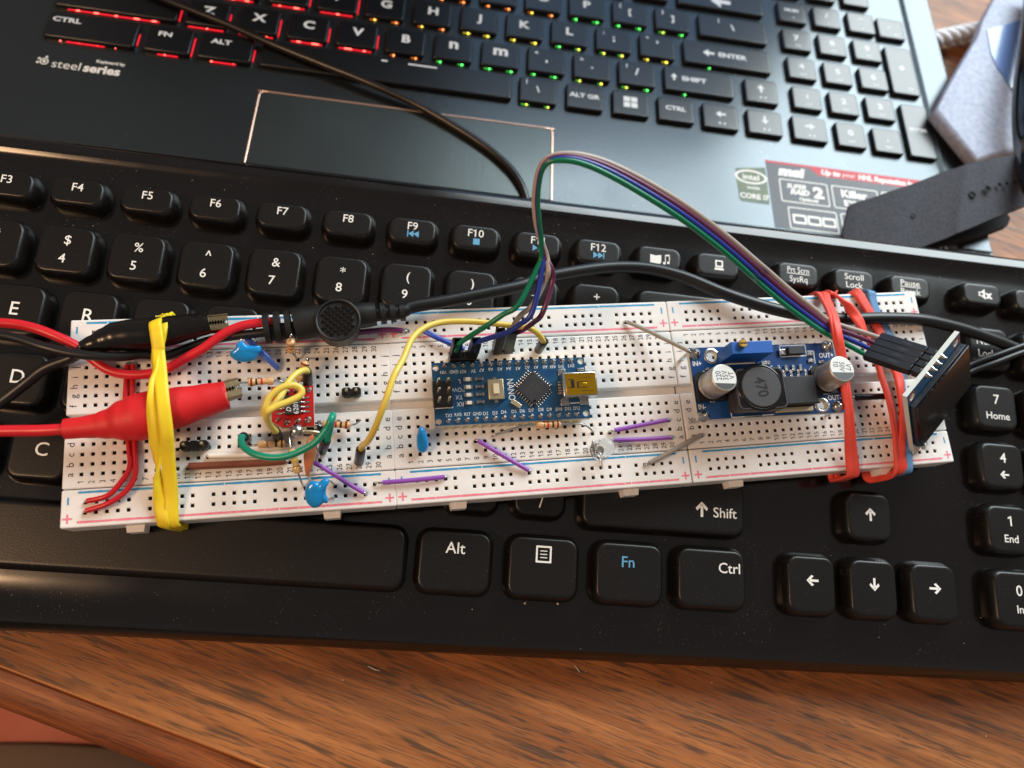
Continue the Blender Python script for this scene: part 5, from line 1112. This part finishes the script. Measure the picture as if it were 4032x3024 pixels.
# ================================================================== CROCODILE CLIPS
def teeth(parent, M, L, w, up, m='jaw_metal'):
    """one jaw: bent sheet with a toothed edge. local x along the jaw, y across (teeth), z up"""
    n = 7; mb = MB(); e = []
    for i in range(n * 2 + 1): e.append((L * (.12 + .86 * i / (n * 2)), up * (.1 if i % 2 == 0 else .75)))
    poly = e + [(L, up * w * .75), (L * .9, up * w), (0, up * w), (0, up * .2)]
    if up > 0: pass
    else: poly = list(reversed(poly))
    mb.prism(poly, -.9, -.2, m, M); mb.box((L * .5, up * w, -1.3), (L, .5, 2.6), m, M, .15, 1); mb.build('jaw', parent)
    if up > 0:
        mb = MB(); mb.box((L * .42, 0, -2.6), (L * .84, w * 1.7, .6), 'strap_dark', M); mb.build('jaw_gap_shade', parent)  # dark sheet standing in for the shade deep between the jaws
cr_ = thing('crocodile_clip', 'red crocodile clip with red lead, strapped down by the yellow rubber band', 'clip', at('A', 1100, 550, 0), group='crocodile clips')
ax_pts = [('A', 512, 622, 6.4, 2.55), ('A', 620, 612, 6.4, 2.65), ('A', 740, 598, 6.4, 3.0), ('A', 850, 582, 6.5, 3.7), ('A', 980, 555, 6.6, 5.2), ('A', 1100, 528, 6.6, 6.0), ('A', 1220, 496, 6.6, 5.9), ('A', 1400, 452, 6.6, 5.2), ('A', 1600, 403, 6.6, 4.4), ('A', 1770, 360, 6.6, 3.75), ('A', 1790, 355, 6.6, 3.6)]
mb = MB(); mb.tube([at(*p[:4]) for p in ax_pts], [p[4] for p in ax_pts], 'sleeve_red', 28, 8, .9); mb.build('sleeve', cr_)
mb = MB(); mb.tube([at('A', -120, 640, 4), at('A', 100, 636, 5), at('A', 300, 634, 6), at('A', 470, 626, 6.4), at('A', 620, 612, 6.4)], 1.42, 'cable_red', 14, 6); mb.build('lead', cr_)
p0, p1 = at('A', 1720, 330, 7.2), at('A', 1905, 280, 5.6); d = (p1 - p0); xx = d.normalized(); zz = Vector((0, 0, 1)); yy = zz.cross(xx).normalized(); zz = xx.cross(yy)
M = Matrix((xx, yy, zz)).transposed().to_4x4(); M.translation = p0
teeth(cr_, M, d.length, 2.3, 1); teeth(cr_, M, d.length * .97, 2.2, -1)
cb_ = thing('crocodile_clip', 'black crocodile clip beside the back rail of the left breadboard', 'clip', at('Y', 1000, 450, 0), group='crocodile clips')
ax_pts = [('Y', 330, 570, 5.2, 1.5), ('Y', 450, 540, 5.4, 2.3), ('Y', 580, 500, 5.6, 3.2), ('Y', 720, 462, 5.8, 3.9), ('Y', 900, 440, 5.8, 4.2), ('Y', 1100, 425, 5.8, 4.2), ('Y', 1300, 392, 5.8, 3.9), ('Y', 1500, 352, 5.8, 3.4), ('Y', 1650, 325, 5.8, 3.0), ('Y', 1735, 308, 5.8, 2.75)]
mb = MB(); mb.tube([at(*p[:4]) for p in ax_pts], [p[4] for p in ax_pts], 'sleeve_black', 28, 8, .95); mb.build('sleeve', cb_)
p0, p1 = at('Y', 1690, 312, 6.6), at('Y', 1935, 285, 5.6); d = (p1 - p0); xx = d.normalized(); zz = Vector((0, 0, 1)); yy = zz.cross(xx).normalized(); zz = xx.cross(yy)
M = Matrix((xx, yy, zz)).transposed().to_4x4(); M.translation = p0
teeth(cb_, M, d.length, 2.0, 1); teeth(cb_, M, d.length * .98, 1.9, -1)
mb = MB(); mb.tube([at('Y', 480, 535, 5.4), at('Y', 360, 590, 5.0), at('Y', 220, 690, 3.6), at('A', 360, 140, 2.4), at('A', 200, 262, 0.5), at('A', 20, 400, -1.0), at('A', -150, 520, -1.5)], 1.45, 'cable_black', 14, 7); mb.build('lead', cb_)

# ================================================================== BLACK CABLE WITH INLINE CONNECTOR
bc = thing('black_cable', 'thick black cable with a round inline connector splitting into red and black leads', 'cable', at('X', 1100, 470, 0))
mb = MB(); mb.tube([at('a', -120, 1345, 1), at('a', 0, 1350, 2), at('a', 150, 1363, 3), at('a', 300, 1400, 4), at('a', 450, 1458, 4), at('a', 600, 1530, 3.4), at('A', 720, 60, 2.8), at('A', 850, 150, 2.6), at('A', 1000, 190, 2.6), at('A', 1180, 185, 3.0), at('A', 1330, 140, 3.4), at('A', 1500, 45, 4), at('a', 1620, 1545, 4.6), at('a', 1750, 1450, 5), at('a', 1900, 1378, 5.2), at('a', 2090, 1346, 5.4), at('X', 300, 490, 5.2)], 1.25, 'cable_red', 14, 7); mb.build('red_lead', bc)
mb = MB(); mb.tube([at('a', -120, 1430, 4), at('a', 0, 1442, 5), at('a', 150, 1475, 6), at('a', 350, 1540, 7), at('a', 550, 1588, 7), at('a', 750, 1612, 6.6), at('a', 950, 1618, 5.6), at('a', 1120, 1600, 4.2), at('Y', 1250, 665, 3.0), at('Y', 1500, 575, 2.4), at('Y', 1750, 495, 2.6), at('Y', 2000, 450, 3.4), at('X', 60, 640, 4.4), at('X', 300, 600, 4.8)], 1.2, 'cable_black', 14, 7); mb.build('black_lead', bc)
mb = MB(); cax = [('X', 490, 535, 5.0, 4.3), ('X', 600, 512, 5.0, 4.35), ('X', 830, 478, 5.0, 4.3), ('X', 1110, 440, 5.0, 3.9), ('X', 1430, 402, 5.0, 3.5), ('X', 1640, 378, 5.0, 3.25)]
mb.tube([at(*p[:4]) for p in cax], [p[4] for p in cax], 'pvc_black', 24, 6, .9); mb.build('barrel', bc)
def ribs(pts, thick):
    for i, (c, x, y, z, r) in enumerate(pts):
        p = at(c, x, y, z); q_ = at(c, x + 60, y - 8, z); d = (q_ - p).normalized()
        mb = MB(); mb.tube([p - d * thick / 2, p + d * thick / 2], r, 'pvc_black', 20, 1, .9); mb.build('strain_relief_rib', bc)
ribs([('X', 115, 580, 5.0, 4.1), ('X', 265, 562, 5.0, 4.15), ('X', 415, 545, 5.0, 4.2)], 1.5)
ribs([('X', 1740, 372, 5.0, 3.0), ('X', 1875, 362, 5.0, 2.75), ('X', 2010, 352, 5.0, 2.5)], 1.4)
mb = MB(); mb.tube([at('X', 100, 655, 3.8), at('X', 500, 600, 3.8)], 2.3, 'pvc_black', 10, 1); mb.tube([at('X', 1640, 420, 5), at('X', 2050, 385, 5)], 1.3, 'pvc_black', 10, 1); mb.build('spine', bc)
pc = at('X', 1108, 462, 9.4); rd = (at('X', 1430, 462, 9.4) - pc).length; M = Matrix.Translation((pc.x, pc.y, 9.4)) @ Matrix.Rotation(R(-1.5), 4, 'X')
mb = MB(); mb.lathe([(rd * .96, -5.5), (rd * .97, -.6), (rd, -.3), (rd, .1), (rd * .97, .32), (rd * .92, .32), (rd * .88, .0), (rd * .87, -.45)], 'pvc_black', 44, M); dsk = mb.build('thumb_pad', bc)
st = MB(); a = .62; st.add([(-a, -a, 0), (a, -a, 0), (a, a, 0), (-a, a, 0), (0, 0, .78)], [(0, 1, 4), (1, 2, 4), (2, 3, 4), (3, 0, 4)], 'pvc_black'); stm = mesh_of(st, 'grip_stud')
for i in range(-6, 7):
    for j in range(-6, 7):
        x, y = i * 1.3, j * 1.3
        if x * x + y * y < (rd * .78) ** 2:
            v = M @ Matrix.Rotation(R(48), 4, 'Z') @ Vector((x, y, -.45)); o = inst(stm, 'grip_stud', dsk, v - ORG[dsk.name], R(48))
cpts = [('X', 1650, 378, 5), ('X', 2000, 345, 4.8), ('b', 1250, 1222, 4.4), ('b', 1500, 1180, 4.0), ('b', 1800, 1122, 3.4), ('b', 2100, 1060, 2.6), ('c', 250, 1000, 1.6), ('c', 500, 950, .8), ('c', 750, 915, .2), ('c', 950, 908, 0), ('c', 1150, 925, .4), ('c', 1400, 990, 1.4), ('c', 1700, 1112, 3), ('c', 2000, 1212, 4), ('d', 350, 1268, 4.2), ('d', 600, 1312, 3.6), ('d', 850, 1318, 3.2), ('d', 1100, 1312, 2.8), ('d', 1400, 1325, 1.6), ('d', 1700, 1392, -1), ('d', 1950, 1475, -3), ('d', 2130, 1545, -4.5), ('d', 2350, 1640, -6)]
mb = MB(); mb.tube([at(*p) for p in cpts], 1.85, 'cable_black', 18, 6); mb.build('cable', bc)
for i, (dy, lb) in enumerate(((0, 'upper of two thin black cables at the right edge beside the Num Lock key'), (28, 'lower of two thin black cables at the right edge beside the Num Lock key'))):
    mb = MB(); mb.tube([at('n', 3740, 1478 + dy, -6.5), at('n', 3820, 1437 + dy, -6), at('n', 3920, 1400 + dy, -4), at('n', 4032, 1360 + dy * .9, -3), at('n', 4120, 1335 + dy * .9, -3)], .95, 'cable_black', 12, 6)
    tag(mb.build('thin_cable', origin=at('n', 3820, 1437 + dy, -6)), lb, 'cable', 'thin cables at the right edge')
mb = MB(); cp = [(300, -30, 1.5), (345, -6, 1.5), (420, 24, 1.5), (500, 56, 1.5), (600, 100, 1.5), (700, 140, 1.5), (800, 180, 1.3), (900, 226, .2), (980, 272, -.3), (1050, 318, -.4), (1100, 362, -.4), (1126, 400, -.6), (1138, 440, -2), (1146, 480, -6)]
mb.tube([at('f', x, y, z, F_L) for x, y, z in cp], 1.45, 'cable_thin', 12, 7)
tag(mb.build('laptop_cable', frame=F_L, origin=at('f', 900, 226, 2, F_L)), 'thin dark cable running diagonally across the laptop keys and touchpad', 'cable')

# ================================================================== RUBBER BANDS
def strand(parent, name, pts, m, th=.85):
    """flat rubber strand: pts (Vector, width, twist degrees); starts under the board with its outer side down"""
    P = [Vector(p[0]) for p in pts]; path, wd = spline(P, [p[1] for p in pts], 7); _, tw = spline(P, [p[2] for p in pts], 7)
    N = Vector((0, 0, -1)); rg = []
    for i, p in enumerate(path):
        t = (path[min(i + 1, len(path) - 1)] - path[max(i - 1, 0)]).normalized(); N = (N - t * N.dot(t)).normalized(); B = t.cross(N)
        a = R(tw[i]); n_ = N * math.cos(a) + B * math.sin(a); b_ = t.cross(n_); w = wd[i] / 2; h = th / 2
        rg.append([p + b_ * x + n_ * y for x, y in ((-w, -h), (w, -h), (w + .06, 0), (w, h), (w * .5, h * 1.1), (0, h * 1.12), (-w * .5, h * 1.1), (-w, h), (-w - .06, 0))])
    mb = MB(); mb.rings(rg, m); return mb.build(name, parent)
def wrap(x0, x1, w0, w1, mid, dx0=0.0, dx1=0.0):
    """front edge at x0, back edge at x1 (board space), mid = visible points"""
    y0 = -13.2 + .0095 * max(0, x0) * 0; yb0 = hole(0, 'a', 1).y
    fo = -13.9 + (0.0 if x0 < 80 else (.0045 * x0 - .25)); ba = 42.0 + (0.0 if x1 < 80 else (.0100 * x1 - .6))
    return ([(Vector((x0 + dx0, fo + 3, -9.4)), w0, 0), (Vector((x0 + dx0, fo - .1, -9.2)), w0, 0), (Vector((x0 + dx0 * .5, fo - .45, -7)), w0, 0), (Vector((x0, fo - .35, -2)), w0, 0), (Vector((x0, fo + .4, .55)), w0, 0)] + mid +
            [(Vector((x1, ba - .9, .6)), w1, 0), (Vector((x1, ba - .1, -1.4)), w1, 0), (Vector((x1, ba, -6)), w1, 0), (Vector((x1, ba - .6, -9.2)), w1, 0), (Vector((x1, ba - 3, -9.4)), w1, 0)])
yb = thing('rubber_band', 'yellow rubber band holding down the red and black crocodile clips', 'rubber band', at('A', 1330, 700, 0), group='rubber bands')
xf, xb_ = at('A', 1365, 1370, 0).x, at('Y', 1165, 215, 4).x
strand(yb, 'strand', wrap(xf, xb_, 3.3, 3.0, [(at('A', 1355, 1120, 2.5), 3.2, 0), (at('A', 1332, 850, 6.5), 3.1, 4), (at('A', 1318, 640, 10.5), 3.1, 6), (at('A', 1290, 400, 12.6), 3.0, 6), (at('A', 1272, 180, 11), 3.0, 4), (at('A', 1255, 20, 9.6), 3.0, 2), (at('Y', 1170, 560, 9.8), 3.0, 0), (at('Y', 1150, 420, 10.4), 3.0, 0), (at('Y', 1140, 300, 9.4), 3.0, 0)]), 'rubber_yellow')
xf2 = at('A', 1300, 1370, 0).x
strand(yb, 'strand', wrap(xf2, xb_ + 1.4, 3.2, 3.0, [(at('A', 1270, 1220, 1.6), 3.1, 20), (at('A', 1262, 1050, 3.4), 3.0, 70), (at('A', 1245, 860, 6.0), 3.0, 150), (at('A', 1232, 680, 9.5), 3.1, 195), (at('A', 1215, 480, 11.8), 3.1, 200), (at('A', 1222, 300, 11.6), 3.0, 250), (at('A', 1232, 150, 10.2), 3.0, 320), (at('A', 1240, 20, 8.8), 3.0, 345), (at('Y', 1190, 500, 9.0), 2.8, 360), (at('Y', 1215, 330, 9.0), 2.8, 380)], dx0=.8), 'rubber_yellow')
r1 = thing('rubber_band', 'left red rubber band crossing the converter board and ribbon cable', 'rubber band', at('D', 830, 600, 0), group='rubber bands')
xf, xb_ = at('D', 845, 950, 0).x, at('O', 225, 75, 0).x
for k, (ox, oz, w_) in enumerate(((-1.0, 0, 2.1), (1.0, .5, 2.1))):
    o = ox * 18
    strand(r1, 'strand', wrap(xf + ox * .9, xb_ + ox * 1.0, w_, w_, [(at('D', 842 + o, 800, 3.0), w_, -4 * k), (at('D', 832 + o * .6, 620, 6.0), w_, -10 * k), (at('D', 820 + o * .4, 450, 8.6), w_, -20 * k), (at('K', 1930 + o * .6, 620, 11), w_, 0), (at('O', 490 + o * .6, 920, 11.5 + oz), w_, 0), (at('O', 440 + o, 680, 13.6 + oz), w_, 8), (at('O', 405 + o, 500, 13 + oz), w_, 6), (at('O', 370 + o, 370, 10.5), w_, 4), (at('O', 290 + o, 200, 5.0), w_, 0)]), 'rubber_red')
r2 = thing('rubber_band', 'right red rubber band with twisted strands passing under the display plug', 'rubber band', at('D', 1180, 600, 0), group='rubber bands')
xf, xb_ = at('D', 1205, 950, 0).x, at('O', 360, 75, 0).x
strand(r2, 'strand', wrap(xf - .4, xb_, 4.6, 3.0, [(at('D', 1205, 800, 1.8), 4.4, 0), (at('D', 1185, 600, 2.6), 4.3, 0), (at('D', 1145, 400, 3.6), 4.2, 0), (at('D', 1090, 230, 4.0), 4.0, 0), (at('D', 1055, 120, 3.8), 3.8, 0), (at('O', 820, 700, 4.6), 3.0, 0), (at('O', 760, 560, 7.2), 3.0, -10), (at('O', 690, 440, 8.0), 2.9, -40), (at('O', 610, 330, 6.6), 2.9, -90), (at('O', 510, 230, 3.6), 2.8, -150), (at('O', 420, 140, 1.4), 2.8, -180)], dx0=-2.5), 'rubber_red')
strand(r2, 'strand', wrap(xf + 1.6, xb_ + 7.8, 2.6, 3.0, [(at('D', 1235, 820, 1.4), 2.6, 0), (at('D', 1250, 640, 1.8), 2.4, 20), (at('D', 1245, 480, 2.2), 2.4, 40), (at('D', 1235, 320, 2.4), 2.6, 20), (at('D', 1210, 190, 2.0), 2.6, 0), (at('O', 1010, 720, 1.6), 2.6, 0), (at('O', 930, 530, 1.4), 2.8, 0), (at('O', 860, 400, 1.2), 2.8, 0), (at('O', 780, 260, 1.0), 2.8, 0), (at('O', 700, 130, .8), 3.0, 0)]), 'rubber_red')
b1 = thing('rubber_band', 'pale blue rubber band behind the right red one', 'rubber band', at('D', 1280, 800, 0), group='rubber bands')
xf, xb_ = at('D', 1280, 915, 0).x, at('O', 830, 70, 0).x
strand(b1, 'strand', wrap(xf, xb_, 2.6, 2.9, [(at('D', 1285, 780, .7), 2.6, 0), (at('D', 1270, 600, .7), 2.6, 0), (at('D', 1255, 420, .7), 2.6, 0), (at('O', 1150, 800, .7), 2.6, 0), (at('O', 1000, 520, .7), 2.7, 0), (at('O', 905, 320, .7), 2.8, 0), (at('O', 860, 170, .7), 2.8, 0)]), 'rubber_blue')

# ================================================================== RIGHT-HAND BACKGROUND
sp_ = thing('strap', 'black woven nylon strap with punched holes lying on the laptop', 'strap', at('n', 3600, 850, 13, F_D), F_D)
top = [(3345, 806, 23), (3440, 775, 24), (3560, 735, 25), (3700, 682, 27), (3780, 655, 29.5), (3840, 638, 30.5), (3920, 622, 31), (4060, 596, 32)]
bot = [(3316, 925, 20), (3410, 1015, 19), (3540, 1000, 20), (3660, 962, 22), (3740, 930, 25), (3800, 905, 26.5), (3910, 860, 27), (4060, 800, 28)]
mb = MB(); T1 = [at('n', x, y, z, F_D) for x, y, z in top]; B1 = [at('n', x, y, z, F_D) for x, y, z in bot]
T1, _ = spline(T1, 1, 5); B1, _ = spline(B1, 1, 5); n = len(T1); G = 8; vs = []
for zz in (0, -1.5):
    for i in range(n):
        for j in range(G + 1): vs.append(T1[i].lerp(B1[i], j / G) + Vector((0, 0, zz + .25 * math.sin(i * .9))))
fs = []
S_ = n * (G + 1)
for i in range(n - 1):
    for j in range(G):
        a = i * (G + 1) + j; fs.append((a, a + 1, a + G + 2, a + G + 1)); fs.append((S_ + a + G + 1, S_ + a + G + 2, S_ + a + 1, S_ + a))
for i in range(n - 1):
    a = i * (G + 1); fs.append((a, a + G + 1, S_ + a + G + 1, S_ + a)); a += G; fs.append((S_ + a, S_ + a + G + 1, a + G + 1, a))
for j in range(G): fs.append((j + 1, j, S_ + j, S_ + j + 1))
mb.add(vs, fs, 'strap_web', True); so = mb.build('webbing', sp_)
so.modifiers.new('split', 'EDGE_SPLIT').split_angle = R(50)
for x, y, r, z in ((310, 1170, 1.0, 22.6), (1085, 892, 1.5, 28.4), (1285, 812, 1.4, 29.6), (1435, 762, .9, 30), (1530, 747, .8, 30.2), (1632, 728, .8, 30.4)):
    p = at('J', x, y, z, F_D); mb = MB(); mb.lathe([(r, .5), (r * .9, .62), (r * .7, .3), (.05, -.2)], 'strap_dark', 14, Matrix.Translation(p), False, True); mb.build('punched_hole', sp_)
mb = MB(); pl_ = [at('n', x, y, 17, F_D) for x, y in ((3600, 990), (3760, 900), (3960, 840), (3975, 862), (3965, 890), (3850, 935), (3720, 960))]
mb.prism([(p.x, p.y) for p in reversed(pl_)], 14.6, 17.5, 'strap_dark'); mb.build('folded_end', sp_)
gs = thing('grey_shell', 'pale grey speckled angular shell with a blue panel at the upper right', 'case', at('n', 3900, 400, 13.5, F_D), F_D)
ol = [(3682, 437), (3740, 325), (3800, 222), (3850, 140), (3872, 70), (3905, 8), (3945, -60), (4200, -60), (4200, 545), (3992, 597), (3845, 637), (3765, 540)]
tp_ = [at('n', x, y, 20, F_D) for x, y in ol]; c_ = sum(tp_, Vector()) / len(tp_)
mb = MB()
def sc(s, z): return [Vector((c_.x + (p.x - c_.x) * s, c_.y + (p.y - c_.y) * s, z)) for p in tp_]
rr_ = [sc(.90, 13.3), sc(.985, 14.6), sc(1.0, 15.8), sc(1.0, 18.6), sc(.985, 19.8), sc(.955, 20.3)]
mb.rings([list(reversed(r)) for r in rr_], 'shell_grey'); mb.build('body', gs)
pn = [at('n', x, y, 20.6, F_D) for x, y in ((3886, 118), (4060, 68), (4060, 470), (3985, 350), (3925, 262), (3902, 208))]
mb = MB(); mb.prism([(p.x, p.y) for p in reversed(pn)], 20.0, 20.75, 'shell_blue'); mb.build('panel', gs)
mb = MB(); mb.tube([at('n', x, y, z, F_D) for x, y, z in ((4075, -30, 27), (4062, 80, 28), (4048, 200, 29), (4036, 320, 30), (4030, 440, 30), (4036, 560, 29), (4050, 650, 34), (4075, 740, 36))], 4.2, 'black_gloss', 18, 7)
tag(mb.build('curved_tube', frame=F_D, origin=at('n', 4036, 320, 26, F_D)), 'glossy black curved tube cut off by the right edge beside the grey shell', 'tube')
wc = thing('white_cord', 'thick twisted white cord between the laptop and the grey shell', 'cord', at('n', 3750, 150, 0, F_D), F_D)
a, b = at('n', 3600, 172, 6, F_D), at('n', 3960, 95, 6, F_D); d = (b - a); t_ = d.normalized(); s_ = Vector((0, 0, 1)).cross(t_); L = d.length
for k in range(3):
    mb = MB(); pts = [a + t_ * (L * i / 40) + (s_ * math.cos(i * .55 + k * 2.094) + Vector((0, 0, 1)) * math.sin(i * .55 + k * 2.094)) * 2.1 for i in range(41)]
    mb.tube(pts, 2.0, 'cord_white', 10, 2); mb.build('ply', wc)

# ================================================================== DUST AND CRUMBS
mb = MB()
def speck(p, s, m='crumb'):
    q = Matrix.Rotation(random.uniform(0, 6.28), 3, Vector((random.random(), random.random(), random.random())).normalized())
    vs = [p + q @ Vector((x * s * random.uniform(.5, 1.3), y * s * random.uniform(.5, 1), z * s * random.uniform(.3, .8))) for x, y, z in ((1, 0, 0), (-1, 0, 0), (0, 1, 0), (0, -1, 0), (0, 0, 1), (0, 0, -1))]
    mb.add(vs, [(0, 2, 4), (2, 1, 4), (1, 3, 4), (3, 0, 4), (2, 0, 5), (1, 2, 5), (3, 1, 5), (0, 3, 5)], m)
for i in range(300):
    x = random.uniform(-80, 250); y = random.choice([random.uniform(8.5, 14.5), random.uniform(24, 36), random.uniform(-100, -64), random.uniform(-30, 24)])
    z = -5.1 if y > -88 else -5.1 - max(0, (-88 - y)) ** 1.6 * .085
    speck(Vector((x, y, z)), random.choice([.07, .09, .1, .13, .2]))
for c, x, y in (('B', 560, 1600), ('B', 700, 1640)): pass
tag(mb.build('dust', frame=F_K), 'pale dust specks scattered over the black keyboard', 'dust', kind='stuff')
mb = MB()
for x, y, s in ((1145, 2530, .35), (1350, 2678, .35), (2308, 2644, .3), (2803, 2687, .4), (3548, 2900, .35), (3882, 2898, .45), (3190, 2492, .3), (2020, 2640, .2)): speck(at('n', x, y, .15, F_D), s)
for x0, y0, x1, y1 in ((1448, 2622, 1496, 2641), (2262, 2618, 2284, 2648)):
    a, b = at('n', x0, y0, .2, F_D), at('n', x1, y1, .2, F_D); mb.tube([a, a.lerp(b, .5) + Vector((.2, -.25, .15)), b], [.12, .22, .1], 'crumb', 7, 5)
for c, x, y, z in (('n', 2066, 2375, -5), ('n', 2195, 2378, -5)): 
    p = at(c, x, y, z, F_K); q = F_K @ p; speck(q + Vector((0, 0, .4)), .7)
tag(mb.build('crumbs', frame=F_D), 'tiny pale crumbs lying on the wooden desk', 'crumbs', kind='stuff')
